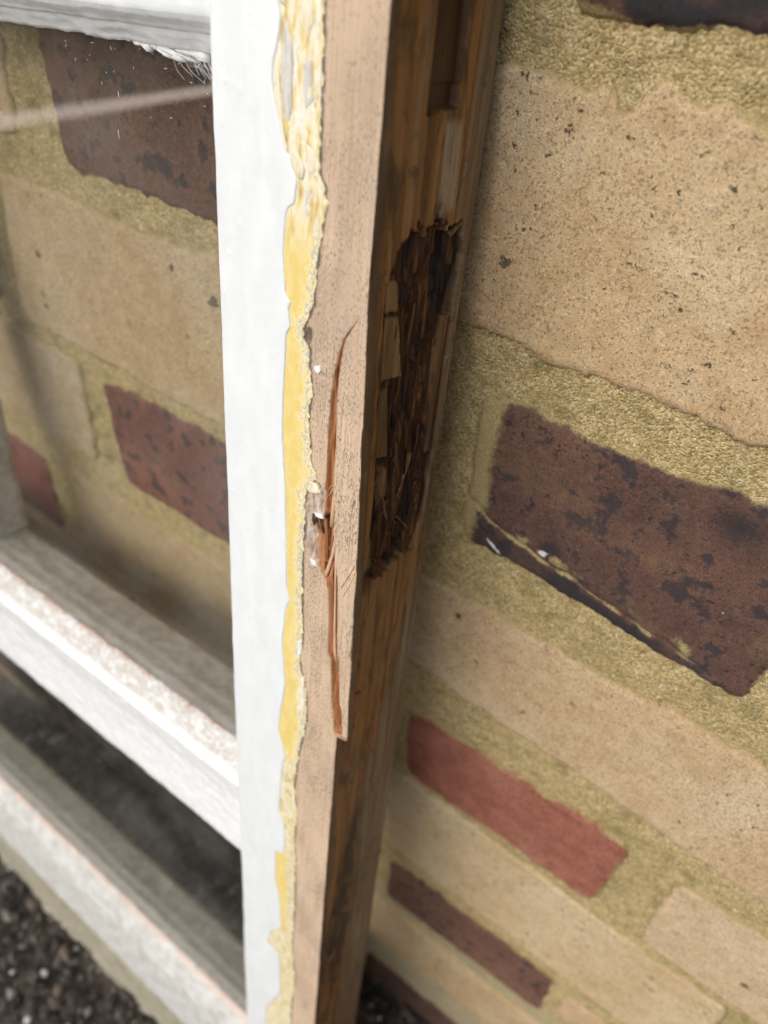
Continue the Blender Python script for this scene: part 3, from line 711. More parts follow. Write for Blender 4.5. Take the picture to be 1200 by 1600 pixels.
# --- stile body
vrow = np.concatenate([np.arange(70, 10, -1.2), np.arange(10, -215, -0.36), np.arange(-215, -420, -0.9), np.arange(-420, -596, -3.0)])
nv = len(vrow)
jag = lambda v, sd, a=0.18: a * vn(v / 0.9, 0.5, sd) + a * 0.6 * vn(v / 0.35, 0.5, sd + 3)
uR = fUR(vrow) + 0.05 * vn(vrow / 6, 0, 2) + 0.05 * vn(vrow / 1.3, 0, 5)
inside = (vrow < -53.6) & (vrow > -180.4)
hole = sstep(-97, -100, vrow) * sstep(-128, -126, vrow)
uCl = np.where(inside, np.clip(fCL(vrow), -12, 3) + jag(vrow, 41, 0.07) + hole * jag(vrow, 43, 0.45), -2.13)
uCr = np.where(inside, fCR(vrow) + jag(vrow, 47, 0.06) + hole * jag(vrow, 49, 0.25), -2.12)
uCr = np.maximum(uCr, uCl + 0.01)
uCr = np.minimum(uCr, uR - 0.15)
uCl = np.minimum(uCl, uCr - 0.01)
wid = uCr - uCl
crackd = np.where(inside, np.clip(wid * 1.6, 0.1, 2.3), 0.0)
crackd *= np.where(vrow < -176, sstep(-181, -176, vrow) * 0.6 + 0.4, 1)
cols_u = []; cols_d = []; kind = []
def seg(a, b, n, endpoint=False):
    t = np.linspace(0, 1, n, endpoint=endpoint)
    return a[:, None] * (1 - t) + b[:, None] * t
one = np.ones(nv)
uA = seg(-42 * one, -18 * one, 10)
uB = seg(-18 * one, uCl, 56)
uF = seg(uCl, uCr, 14, True)
uD = seg(uCr, uR, 40)
nA, nB, nF, nD = 10, 56, 14, 40
vv = vrow[:, None]
fl = crackd[:, None] * (0.85 + 0.30 * vn(uF / 0.35, vv / 14, 61) + 0.15 * vn(uF / 0.2, vv / 5, 62)) + hole[:, None] * 0.6 * vn(uF / 0.7, vv / 4, 63)
# hole: floor rises to the left, and splits in steps
tF = np.linspace(0, 1, nF)[None, :]
fl = np.clip(fl * (0.30 + 3.3 * tF ** 1.4), 0.12, 9.0)
fl = fl + (sstep(-104.5, -106, vrow) * sstep(-112, -110, vrow))[:, None] * 1.0
dA = np.zeros((nv, nA)); CHIP = [(-15, -98.2), (-10.5, -96.8), (-8.3, -98.2), (-8.6, -104), (-10.8, -107.5), (-9.8, -114), (-9.0, -120), (-11.5, -121), (-14.5, -116), (-15.0, -106)]
chip = np.zeros((nv, nB)); rowsel = (vrow < -92) & (vrow > -126)
cd = polydist(uB[rowsel], np.broadcast_to(vv[rowsel], uB[rowsel].shape), CHIP)
ci = inpoly(uB[rowsel], np.broadcast_to(vv[rowsel], uB[rowsel].shape), CHIP)
chip[rowsel] = np.where(ci, sstep(-0.1, 0.35, cd + 0.25 * vn(uB[rowsel] / 0.6, vv[rowsel] / 0.9, 91)), 0)
dB = chip * (0.45 + 0.35 * fbm(uB / 0.9, vv / 2.2, 93, 3)) + 0.03 * fbm(uB / 0.5, vv / 8, 95, 2)
dB = dB + 0.10 * sstep(0.8, 0.0, np.abs(uB - uCl[:, None])) * inside[:, None]
bite = np.exp(-(((uB + 15.6) / 1.3) ** 2 + ((vv + 61.0) / 2.6) ** 2)); dB = dB + 0.8 * bite
# shallow nicks in the tan face
dD = 0.03 * fbm(uD / 0.5, vv / 8, 96, 2) + 0.15 * sstep(0.6, 0.0, uR[:, None] - uD) ** 2
lift = np.where(inside, sstep(-60, -110, vrow) * 0.5, 0)          # the sliver stands slightly proud
dD = dD - lift[:, None] * (vrow > -181)[:, None]
# side columns
dS0 = np.concatenate([[0.0, 0.12, 0.3], np.linspace(0.6, 37, 112)])
nS = len(dS0)
dS = np.broadcast_to(dS0, (nv, nS)).copy()
dS[:, :6] += (dD[:, -1:] * np.linspace(1, 0, 6)[None, :])
fade = 1 - sstep(2.2, 6.0, dS0)
uS = uR[:, None] * fade[None, :] + 0.0
uS[:, 0] += 0.0
VV = np.broadcast_to(vv, dS.shape)
rs = (vrow < -33) & (vrow > -135)
rot = np.zeros_like(dS); 
pd = polydist(dS[rs], VV[rs], ROT); pi = inpoly(dS[rs] + 0.5 * vn(dS[rs] / 1.1, VV[rs] / 3, 11) , VV[rs] + 1.4 * vn(dS[rs] / 0.9, VV[rs] / 2.0, 12), ROT)
rot[rs] = np.where(pi, sstep(-0.2, 0.9, pd), 0)
# depth of the rot: long ridged fibres, blocky breaks
ridge = 1 - np.abs(vn(dS / 0.9 + 0.4 * vn(dS / 5, VV / 14, 5), VV / 38, 13))
ridge2 = 1 - np.abs(vn(dS / 0.40, VV / 7, 14))
blk = vn(np.floor(dS / 2.3 + 0.8 * vn(0, VV / 9, 6)) * 3.7, np.floor(VV / 13 + 2 * vn(dS / 2.0, 0, 7)) * 1.9, 15)
deep = 2.0 + 2.0 * sstep(9, 20, dS) * sstep(-112, -95, VV) - 1.2 * sstep(28, 34, dS) + 1.3 * fbm(dS / 6, VV / 18, 16, 2) + 0.9 * blk - 1.5 * (ridge - 0.5) - 0.7 * (ridge2 - 0.5)
block = np.zeros_like(dS)
for pts, dep, bl in (([(6.0, -46.7), (11.0, -47.4), (12.2, -55.0), (6.8, -53.9)], 0.7, 0.9), ([(7.0, -54.6), (13.2, -55.6), (17.0, -71.5), (8.2, -69.9)], 1.0, 0.7),
                 ([(8.0, -72), (12.0, -72), (15.0, -92), (8.6, -90)], 1.2, 0.45), ([(31.5, -60), (34.8, -60), (34.6, -98), (32.0, -98)], 1.0, 0.3), ([(10.2, -92), (15.5, -95), (16.0, -104), (10.4, -104)], 1.3, 0.5)):
    rb = (vrow < -40) & (vrow > -108)
    w_ = np.where(inpoly(dS[rb], VV[rb] + 0.6 * vn(dS[rb] / 0.8, 0, 18), pts), sstep(0, 0.5, polydist(dS[rb], VV[rb], pts)), 0)
    deep[rb] = deep[rb] * (1 - w_) + (dep + 0.25 * vn(dS[rb] / 0.5, VV[rb] / 9, 19)) * w_
    block[rb] = np.maximum(block[rb], w_ * bl)
for pts, dep in (([(11.4, -49.3), (12.9, -50.1), (13.8, -55.1), (12.3, -54.7)], 6.0), ([(16, -50), (22, -48), (22, -52), (17, -53)], 6.0), ([(18, -83), (22, -82), (22, -89), (19, -90)], 6.5), ([(10.4, -95), (13, -94), (13, -97), (10.6, -98)], 4.0)):
    rb = (vrow < -40) & (vrow > -108)
    w_ = np.where(inpoly(dS[rb], VV[rb], pts), sstep(0, 0.6, polydist(dS[rb], VV[rb], pts)), 0)
    deep[rb] = deep[rb] * (1 - w_) + dep * w_
deep = np.clip(deep, 0.5, 9.0)
uS = uS - rot * deep
# joint recess near the top, scratches, rounded arris with small bruises
MORT = [(14.2, 90), (25.4, 90), (25.6, -16.2), (14.2, -17.4)]
rt = vrow > -20
mw = np.zeros_like(dS); mw[rt] = np.where(inpoly(dS[rt], VV[rt], MORT), sstep(0, 0.5, polydist(dS[rt], VV[rt], MORT)), 0)
uS = uS - mw * (1.6 + 0.5 * sstep(-11.5, -12.3, VV)) 
uS = uS + (1 - rot) * (1 - mw) * (0.10 * fbm(dS / 1.2, VV / 16, 25, 3) + 0.12 * fbm(dS / 7, VV / 40, 26, 2))
uS = uS - sstep(31, 30.3, dS) * 0.0 + sstep(30.2, 30.8, dS) * 0.5 * sstep(-60, -30, VV)
bru = np.exp(-(((VV + 42.5) / 3.2) ** 2 + (dS / 1.6) ** 2)) * 0.7 + 0.25 * np.clip(vn(VV / 5, 0, 31), 0, 1) * np.exp(-dS / 0.6)
uS = uS - bru
notch = np.exp(-(((dS - 9) / 2.0) ** 2 + ((VV + 127) / 3.0) ** 2)); uS = uS - 2.0 * notch
# back
dBk = np.array([37.0, 37.0, 37.0, 10.0, 10.0, 0.0]); uBk = np.array([-1.0, -20, -44, -44, -42, -42.0])
nK = len(dBk)
U = np.concatenate([uA, uB, uF, uD, uS, np.broadcast_to(uBk, (nv, nK))], 1)
D = np.concatenate([dA, dB, fl, dD, dS, np.broadcast_to(dBk, (nv, nK))], 1)
nc = U.shape[1]
Z_ = np.broadcast_to(vv, U.shape)
SV = np.stack([U, D, Z_], -1).reshape(-1, 3) * 0.001
def A(**kw):
    parts = {'A': (nv, nA), 'B': (nv, nB), 'F': (nv, nF), 'D': (nv, nD), 'S': (nv, nS), 'K': (nv, nK)}
    return np.concatenate([np.broadcast_to(kw.get(p, 0.0), sh) for p, sh in parts.items()], 1)
edged = np.clip(1 - (uB - fY(vrow)[:, None]) / 2.2, 0, 1) * (uB > fY(vrow)[:, None] - 1)
edged = np.maximum(edged, bite * 1.2)
greyS = np.maximum(sstep(30.0, 31.0, dS0)[None, :] * sstep(-140, -100, vv) * 0.85, sstep(30 - 14 * sstep(-140, -230, vv), 36 - 14 * sstep(-140, -230, vv), dS0[None, :]) * sstep(-128, -150, vv))
smp = [(20, -17), (29, -17.5), (29.6, -36), (22, -38.5), (20.5, -30)]
smearS = np.zeros_like(dS); r3 = (vrow < -12) & (vrow > -44)
smearS[r3] = np.where(inpoly(dS[r3], VV[r3], smp), sstep(0, 2.4, polydist(dS[r3], VV[r3], smp)), 0) * (1 - rot[r3])
freshB = inside[:, None] * sstep(0.35, 0.05, np.abs(uB - uCl[:, None])) * 0.7
freshD = (inside * (vrow > -165))[:, None] * sstep(0.30, 0.04, np.abs(uD - uCr[:, None])) * 0.6
sideD = sstep(0.22, 0.0, uR[:, None] - uD) * 0.5
ATT = {'side': A(S=np.broadcast_to(sstep(0.0, 0.35, dS0)[None, :], (nv, nS)), K=1.0, D=sideD), 'fresh': A(F=1.0 * inside[:, None], B=freshB, D=freshD),
       'rot': A(S=rot, F=(sstep(-104.5, -106, vrow) * sstep(-112.5, -110, vrow))[:, None] * 0.85), 'block': A(S=block), 'chip': A(B=chip), 'edge_dirt': A(B=edged), 'grey': A(S=greyS), 'smear': A(S=smearS), 'arris': A(S=np.broadcast_to(0.75 * sstep(4.2, 2.2, dS + 0.9 * vn(dS / 2, VV / 12, 101)), dS.shape)), 'paleband': A(S=0.55 * np.exp(-((dS - 11.6 + 0.8 * vn(0, VV / 20, 102)) / 1.6) ** 2) * sstep(-42, -30, VV)), 'wet': A(S=np.clip(np.exp(-(((dS - 18 - 0.12 * (VV + 255)) / 8) ** 4 + ((VV + 285) / 58) ** 4)) * 1.7 + 0.7 * np.exp(-(((dS - 8) / 5) ** 2 + ((VV + 128) / 5) ** 2)) + 0.6 * np.exp(-((dS - 1.5) / 1.2) ** 2) * (VV > -60) + 0.8 * np.exp(-(((dS - 22 - 0.4 * (VV + 228)) / 1.2) ** 2 + ((VV + 230) / 9) ** 2)), 0, 1)), 'dark': A(S=mw)}
SF = grid_faces(nv, nc, False, True)
fi = np.arange((nv - 1) * nc).reshape(nv - 1, nc)
rotF = np.zeros((nv - 1, nc), bool); s0 = nA + nB + nF + nD
rotF[:, s0:s0 + nS] = rot[:-1, :] > 0.02
spl = np.zeros((nv - 1, nc), bool)
rsp = (vrow[:-1] < -56) & (vrow[:-1] > -180.2)
spl[rsp, nA + nB + nF:s0 + 12] = True
spl &= ~rotF
stile = None
for nm, keep in (('stile', ~(rotF | spl).ravel()), ('rotten_wood', rotF.ravel()), ('splinter', spl.ravel())):
    V2, F2, A2 = submesh(SV, SF, keep, ATT)
    o = link(nm, raw_mesh(nm, V2, F2, True, A2), WOOD, stile if stile else sash)
    if stile is None:
        stile = o; tag(o, 'right stile with bare tan front edge and dark stained side')
    elif nm == 'splinter': tag(o, 'long tan sliver of wood splitting off the front edge')
    else: tag(o, 'dark crumbling patch of rotten wood in the side of the stile')

# --- paint layers on the stile
def ribbon(name, vs, Lf, Rf, th, cols, mat, parent, amp=0.0, ed=0.35, ljag=0.0, rjag=0.0, sd=1, skirtL=True, base=0.0, extra=None, pre=None):
    n = len(vs); t = np.linspace(0, 1, cols)
    Lv = Lf(vs) + jag(vs, sd + 1, ljag); Rv = Rf(vs) + jag(vs, sd + 2, rjag)
    Rv = np.maximum(Rv, Lv + 0.15)
    Uu = Lv[:, None] + (Rv - Lv)[:, None] * t
    er = np.minimum(Rv[:, None] - Uu, 9)
    e = np.minimum(er, (Uu - Lv[:, None]) if skirtL else 9)
    Vg = vs[:, None]
    Dd = base - th * (0.55 + 0.45 * np.sqrt(np.clip(e / ed, 0, 1))) - (amp(Vg) if callable(amp) else amp) * fbm(Uu / 1.4, Vg / 2.6, sd + 9, 3) * np.clip(e / ed, 0.2, 1)
    if extra is not None: Dd = Dd + extra(Uu, Vg)
    Cu = [Uu, Rv[:, None] + 0.02]; Cd = [Dd, np.full((n, 1), 0.35)]
    if skirtL: Cu.insert(0, Lv[:, None] - 0.02); Cd.insert(0, np.full((n, 1), 0.35))
    if pre is not None:
        for pu, pdp in reversed(pre): Cu.insert(0, np.full((n, 1), pu)); Cd.insert(0, np.full((n, 1), pdp))
    Uc = np.concatenate(Cu, 1); Dc = np.concatenate(Cd, 1); m = Uc.shape[1]
    P = np.stack([Uc, Dc, np.broadcast_to(Vg, Uc.shape)], -1).reshape(-1, 3) * 0.001
    uv = np.stack([Rv[:, None] - Uc, np.broadcast_to(Vg, Uc.shape)], -1).reshape(-1, 2)
    at = {'left_mm': Uc - Lv[:, None], 'messy': np.broadcast_to(sstep(-48, -30, Vg), Uc.shape), 'creamy': np.broadcast_to(sstep(-200, -212, Vg) * (1 - sstep(-258, -264, Vg) * sstep(-318, -310, Vg) * (Uc < -17.5)), Uc.shape)}
    return link(name, raw_mesh(name, P, grid_faces(n, m), True, at, uv), mat, parent)

vpa = np.concatenate([np.arange(70, 8, -1.0), np.arange(8, -215, -0.3), np.arange(-215, -430, -0.7), np.arange(-430, -594, -2.5)])
def blist(Uu, Vg):                                 # small blisters, runs and pimples in the white coat
    h = 0.10 * fbm(Uu / 9, Vg / 22, 201, 2)
    r = random.Random(7)
    for _ in range(46):
        bu, bv, br, bh = r.uniform(-41, -23), -r.uniform(0, 1) ** 1.3 * 330 + 5, r.uniform(0.25, 1.1), r.uniform(0.03, 0.16)
        h = h - bh * np.exp(-(((Uu - bu) / br) ** 2 + ((Vg - bv) / (br * 1.2)) ** 2))
    return h
wp = ribbon('white_paint', vpa, lambda v: -42 + 0.25 * vn(v / 30, 0, 3) + 0.10 * vn(v / 6, 0, 5), fW, 0.45, 44, WHITE, stile, 0.02, 0.5, 0.02, 0.10, 30, False, 0, blist,
            pre=[(-50.5, 10.0), (-48.5, 7.6), (-43.2, 1.2), (-42.35, 0.3)])
yp = ribbon('yellow_paint', vpa, lambda v: fW(v) - 1.2, fY, 0.20, 34, YELLOW, stile, lambda v: 0.04 + 0.13 * sstep(-40, -25, v) + 0.06 * sstep(-175, -200, v), 0.8, 0.05, 0.22, 50, False, 0.0)
cp = ribbon('crumbling_primer', vpa, lambda v: fY(v) - 1.0 - 0.7 * vn(v / 5, 0, 8), lambda v: fY(v) + 0.15 + 0.45 * vn(v / 3.5, 0, 9) + 0.3 * vn(v / 1.1, 0, 19), 0.16, 14, CRUMB, stile, 0.13, 0.4, 0.35, 0.34, 70, True, 0.0)

def flake(name, pts, th, lift, mat, parent, curl=0.0, sd=0, dep=0.0, axis='front'):
    """thin chip of paint: jittered outline, domed, with thickness; pts (x, v) in mm on the face"""
    r = random.Random(sd); out = []
    n = len(pts)
    for i in range(n):
        a, b = pts[i], pts[(i + 1) % n]; L = math.hypot(b[0] - a[0], b[1] - a[1]); k = max(1, int(L / 0.7))
        for q in range(k):
            f = q / k; out.append((a[0] + (b[0] - a[0]) * f + r.uniform(-0.14, 0.14), a[1] + (b[1] - a[1]) * f + r.uniform(-0.14, 0.14)))
    cx = sum(p[0] for p in out) / len(out); cy = sum(p[1] for p in out) / len(out)
    V = []; rings = (1.0, 0.93, 0.6, 0.25)
    m = len(out)
    for k, s_ in enumerate(rings):
        for (x, y) in out:
            X = cx + (x - cx) * s_; Y = cy + (y - cy) * s_
            d = dep - lift - (0.0 if k == 0 else th) - curl * (x - cx) * s_ + r.uniform(-0.03, 0.03)
            if k == 0: d = dep - lift + 0.0 - curl * (x - cx)
            V.append((X, d, Y))
    V.append((cx, dep - lift - th * 1.1, cy))
    bm = bmesh.new(); vs = [bm.verts.new([c * 0.001 for c in p]) for p in V]
    for k in range(len(rings) - 1):
        for i in range(m):
            j = (i + 1) % m
            bm.faces.new((vs[k * m + i], vs[k * m + j], vs[(k + 1) * m + j], vs[(k + 1) * m + i]))
    for i in range(m): bm.faces.new((vs[(len(rings) - 1) * m + i], vs[(len(rings) - 1) * m + (i + 1) % m], vs[-1]))
    low = [bm.verts.new((p[0] * 0.001, (dep + 0.3) * 0.001, p[2] * 0.001)) for p in V[:m]]
    for i in range(m): bm.faces.new((low[i], low[(i + 1) % m], vs[(i + 1) % m], vs[i]))
    bmesh.ops.recalc_face_normals(bm, faces=bm.faces)
    for f in bm.faces: f.smooth = True
    me = bpy.data.meshes.new(name); bm.to_mesh(me); bm.free()
    return link(name, me, mat, parent)
FL = [
    ([(-25.4, -9.5), (-24.2, -11), (-23.0, -20.5), (-21.6, -26), (-22.6, -25.8), (-23.9, -22.5), (-25.6, -17.5), (-25.9, -13.5)], 0.35, 0.15, CREAM, 0.04),
    ([(-22.8, -4), (-21.0, -7), (-20.8, -16), (-21.2, -20.5), (-22.3, -21), (-23.2, -16.5), (-23.7, -10)], 0.35, 0.25, GREYF, -0.05),
    ([(-24.0, 12), (-21.0, 9), (-21.5, 2), (-22.6, -2.5), (-24.2, -2), (-24.8, 6)], 0.35, 0.2, CREAM, 0.03),
    ([(-21.7, -21.8), (-20.2, -23.5), (-17.3, -28.0), (-17.6, -29.8), (-18.7, -30.2), (-20.2, -28.9), (-21.2, -26)], 0.5, 0.2, CREAM, 0.05),
    ([(-17.2, -23), (-15.2, -24.8), (-14.4, -28.5), (-16.4, -29.2), (-17.2, -26.5)], 0.3, 0.2, CREAM, -0.06),
    ([(-14.3, -28.4), (-12.2, -30.8), (-12.3, -31.9), (-13.6, -29.9)], 0.3, 0.15, CREAM, 0.05),
    ([(-18.6, 6), (-16.6, 5), (-16.0, -4), (-17.4, -7), (-18.6, -3)], 0.35, 0.15, CREAM, 0.03),
    ([(-18.0, -9), (-16.2, -10), (-15.8, -16), (-17.4, -18), (-18.3, -14)], 0.3, 0.15, GREYF, -0.03),
    ([(-17.0, -31.8), (-15.4, -31.5), (-15.0, -34.4), (-16.3, -37.2), (-17.3, -35.6)], 0.22, 0.1, GREYF, 0.0),
    ([(-15.5, -99.2), (-13.4, -97.0), (-10.7, -97.3), (-9.6, -99.2), (-11.6, -100.1), (-14.2, -100.6)], 0.45, 0.05, CREAM, 0.08),
    ([(-11.6, -105.6), (-9.2, -105.0), (-8.3, -106.0), (-9.4, -106.5), (-11.2, -106.5)], 0.5, 0.1, FLAKE, 0.05),
    ([(-12.6, -120.3), (-10.6, -120.9), (-9.8, -122.0), (-11.8, -122.4)], 0.3, 0.0, FLAKE, 0.0),
    ([(-13.2, -67.4), (-11.5, -66.7), (-11.1, -68.0), (-12.0, -69.0), (-13.0, -68.6)], 0.7, 0.1, FLAKE, 0.0),
    ([(-14.6, -166), (-13.0, -164.5), (-12.2, -172), (-12.4, -182), (-13.8, -188), (-15.4, -184), (-15.8, -174)], 0.3, 0.12, CREAM, 0.04),
    ([(-28.6, -336), (-26.0, -325), (-22.2, -319), (-20.2, -320), (-20.6, -340)], 0.22, 0.1, CREAM, 0.0),
    ([(-29.3, -404), (-25, -392), (-20, -386), (-19.6, -412), (-28.6, -424)], 0.22, 0.1, CREAM, 0.0),
    ([(-20.8, -208.5), (-18.8, -210), (-18.6, -226), (-20.0, -236), (-21.4, -228)], 0.25, 0.1, CREAM, -0.03),
    ([(-22.0, -236), (-19.8, -238), (-19.4, -248), (-20.8, -250)], 0.25, 0.1, CREAM, 0.0),
    ([(-16.0, -152), (-14.4, -150.8), (-14.2, -156.0), (-15.4, -158)], 0.3, 0.1, FLAKE, 0.0),
    ([(-19.0, -261), (-15.6, -258), (-14.6, -270), (-15.2, -290), (-17.0, -306), (-18.4, -288)], 0.2, 0.05, GREYF, 0.0),
]
for i, (pts, th, lf, mt, cu) in enumerate(FL):
    flake('paint_flake', pts, th * 0.45, lf, mt, stile, cu, i)

def strip(pts, w0, w1, th, bm=None):
    """tapering sliver along pts [(u, d, v)] mm"""
    own = bm is None
    if own: bm = bmesh.new()
    P = [Vector(p) for p in pts]; n = len(P); rows = []
    for i, p in enumerate(P):
        t = (P[min(i + 1, n - 1)] - P[max(i - 1, 0)]).normalized()
        f = i / (n - 1); w = w0 + (w1 - w0) * f
        side = t.cross(Vector((0, 1, 0)))
        side = side.normalized() if side.length > 1e-4 else Vector((1, 0, 0))
        up = side.cross(t).normalized()
        rows.append([bm.verts.new((p + side * a * w / 2 + up * b * th / 2) * 0.001) for a, b in ((-1, -0.6), (-0.3, -1), (0.5, -0.9), (1, -0.2), (0.6, 1), (-0.7, 1))])
    for i in range(n - 1):
        for j in range(6):
            k = (j + 1) % 6
            bm.faces.new((rows[i][j], rows[i][k], rows[i + 1][k], rows[i + 1][j]))
    bm.faces.new(rows[0]); bm.faces.new(rows[-1][::-1])
    if not own: return bm
    return bm
def strip_obj(name, pts, w0, w1, th, mat, parent):
    bm = strip(pts, w0, w1, th); bmesh.ops.recalc_face_normals(bm, faces=bm.faces)
    for f in bm.faces: f.smooth = True
    me = bpy.data.meshes.new(name); bm.to_mesh(me); bm.free()
    return link(name, me, mat, parent)
SPL = [
    ([(-5.4, 0.1, -96.5), (-5.7, -0.05, -99.0), (-5.9, 0.0, -104.0), (-6.1, 0.25, -107.6)], 0.7, 1.3, 0.6, PALEWOOD),
    ([(-6.4, 0.2, -96.6), (-7.0, -0.3, -98.3), (-7.9, -0.2, -99.4)], 0.25, 0.08, 0.2, PALEWOOD),
    ([(-6.0, 0.2, -95.2), (-6.9, -0.4, -96.0), (-7.3, -0.5, -97.5)], 0.2, 0.08, 0.2, PALEWOOD),
    ([(-5.0, 0.5, -110.5), (-5.4, 0.3, -116.0), (-6.6, 0.4, -121.0), (-7.9, 0.9, -125.0)], 0.5, 1.3, 0.8, PALEWOOD),
    ([(-5.3, 1.0, -118.0), (-5.8, 0.9, -123.0), (-5.2, 1.0, -127.0)], 0.8, 1.4, 0.8, REDWOOD),
    ([(-8.6, 0.9, -120.0), (-7.8, 0.5, -125.0), (-6.6, 0.6, -130.0)], 1.3, 0.2, 0.8, REDWOOD),
    ([(-4.4, 0.35, -114.0), (-3.7, 0.25, -126.0), (-3.1, 0.3, -140.0), (-2.6, 0.5, -148.5), (-2.3, 1.0, -152.0)], 0.5, 0.9, 0.9, PALEWOOD),
    ([(-2.5, 1.0, -142.0), (-2.0, 1.0, -149.0), (-1.6, 1.2, -154.5)], 0.7, 0.15, 0.7, PALEWOOD),
    ([(-3.9, 1.3, -144.0), (-3.4, 1.3, -150.0), (-3.2, 1.5, -154.0)], 0.9, 0.2, 0.8, REDWOOD),
    ([(1.8, -0.55, -115.0), (0.2, -0.62, -119.5), (-1.4, -0.55, -124.0)], 1.0, 0.3, 0.25, PALEWOOD),
    ([(2.4, -0.5, -117.0), (0.6, -0.58, -123.0), (-0.6, -0.5, -126.5)], 0.5, 0.15, 0.2, PALEWOOD),
    ([(-1.2, -0.35, -99.0), (-3.2, -0.4, -100.2), (-5.0, -0.3, -103.5)], 0.2, 0.9, 0.25, PALEWOOD),
    ([(-10.9, 0.9, -107.2), (-10.0, 0.7, -109.4), (-9.2, 1.2, -111.5)], 0.7, 0.5, 0.6, ROTPALE),
    ([(-12.3, 0.3, -106.6), (-12.2, 0.0, -108.2), (-11.8, 0.4, -109.8)], 0.4, 0.5, 0.5, ROTPALE),
    ([(-8.6, 0.9, -106.5), (-8.0, 0.8, -111.0), (-7.9, 1.2, -119.0)], 1.0, 0.9, 0.7, REDWOOD),
    ([(-7.0, 1.9, -106.5), (-6.9, 1.9, -113.0), (-7.1, 2.0, -121.0)], 0.7, 0.6, 0.7, REDWOOD),
]
for p, a, b, th, mt in SPL:
    strip_obj('splinter', p, a, b, th, mt, stile)
# torn fibres standing in the rot (x = u negative is inwards; given as d, v)
r = random.Random(12); bm = bmesh.new()
for _ in range(26):
    d0 = r.uniform(8, 33); v0 = -r.uniform(42, 118); L = r.uniform(3, 13); tilt = r.gauss(0, 0.05) + (0.45 * r.random() if v0 < -95 else 0)
    u0 = -r.uniform(1.2, 4.0)
    if not inpoly(np.array([d0]), np.array([v0]), ROT)[0]: continue
    pts = [(u0 + r.uniform(-0.6, 0.3), d0, v0), (u0 + r.uniform(-0.2, 0.5), d0 - tilt * L * 0.5 + r.uniform(-.2, .2), v0 - L * 0.5), (u0 - r.uniform(0.2, 1.6), d0 - tilt * L, v0 - L)]
    strip(pts, r.uniform(0.3, 1.3), r.uniform(0.1, 0.6), r.uniform(0.15, 0.3), bm)
bmesh.ops.recalc_face_normals(bm, faces=bm.faces)
me = bpy.data.meshes.new('torn_fibres'); bm.to_mesh(me); bm.free()
tag(link('torn_fibres', me, ROTFIB, stile), kind='stuff')
for (d0, v0, d1, v1, w, u0) in ((27, -96, 22.5, -108, 1.4, -1.9), (24.0, -101, 20.0, -111, 1.0, -1.4), (13.6, -103, 16.2, -111, 1.5, -0.6), (12.0, -100, 12.4, -112, 1.4, -1.0),
                              (17.5, -105.5, 13.5, -110, 1.1, -1.2), (22, -113, 27, -119, 1.0, -0.6), (15, -38.0, 19, -39.4, 1.3, -0.2), (29.5, -41, 33.5, -38.6, 1.6, -0.3)):
    jj = lambda a: r.uniform(-a, a)
    pts = [(u0 - 0.9 + 0.9 * f + jj(0.2), d0 + (d1 - d0) * f + jj(0.18), v0 + (v1 - v0) * f) for f in (0, 0.18, 0.4, 0.6, 0.85, 1.0)]
    strip_obj('splinter', pts, w * 1.2, w * 0.5, 0.3, ROTPALE, stile)

# --- rails: profile [(d, v, round-the-moulding mm)] swept along u
def rail(name, prof, u0, u1, mat, n=260, amp=0.18, sd=0, parent=None, lump=None):
    prof = np.array(prof, float)
    # resample the profile
    segl = np.hypot(np.diff(prof[:, 0]), np.diff(prof[:, 1])); cum = np.concatenate([[0], np.cumsum(segl)])
    q = np.unique(np.concatenate([cum, np.arange(0, cum[-1], 0.8)]))
    pd_, pv_, pm_ = (np.interp(q, cum, prof[:, i]) for i in range(3))
    us = np.linspace(u0, u1, n)
    nd = np.gradient(pv_, q); nvv = -np.gradient(pd_, q)                 # outward normal of the profile
    h = amp * (0.7 * fbm(us[:, None] / 9, q[None, :] / 4, sd, 3) + 0.35 * fbm(us[:, None] / 2.2, q[None, :] / 1.8, sd + 4, 2))
    if lump is not None: h = h + lump(us[:, None], pm_[None, :])
    Dd = pd_[None, :] + nd[None, :] * h * -1; Vv = pv_[None, :] + nvv[None, :] * h * -1
    P = np.stack([np.broadcast_to(us[:, None], Dd.shape), Dd, Vv], -1).reshape(-1, 3) * 0.001
    uv = np.stack([np.broadcast_to(us[:, None], Dd.shape), np.broadcast_to(pm_[None, :], Dd.shape)], -1).reshape(-1, 2)
    return link(name, raw_mesh(name, P, grid_faces(n, len(q), True), True, None, uv), mat, parent or sash)
GL = 10.0                                            # the glass lies 10 mm behind the front
bar = rail('glazing_or_stand_in_bar', [(37, -282, -70), (37, -239, -27), (35, -236.2, -24), (22, -234, -12), (12, -232.6, -2), (GL - 0.2, -232.2, 0), (9.0, -231.9, 1), (7.0, -233.2, 4), (3.2, -238.4, 9), (1.0, -241.2, 12.5), (-0.2, -242.6, 14.5), (0.0, -245, 17), (0.9, -254, 26),
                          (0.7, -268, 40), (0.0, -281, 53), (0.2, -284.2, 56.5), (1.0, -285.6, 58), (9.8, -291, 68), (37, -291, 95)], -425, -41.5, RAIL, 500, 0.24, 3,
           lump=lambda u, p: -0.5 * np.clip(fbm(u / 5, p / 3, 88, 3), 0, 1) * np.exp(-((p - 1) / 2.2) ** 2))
tag(bar, 'white painted horizontal glazing bar with dirty putty bevel')
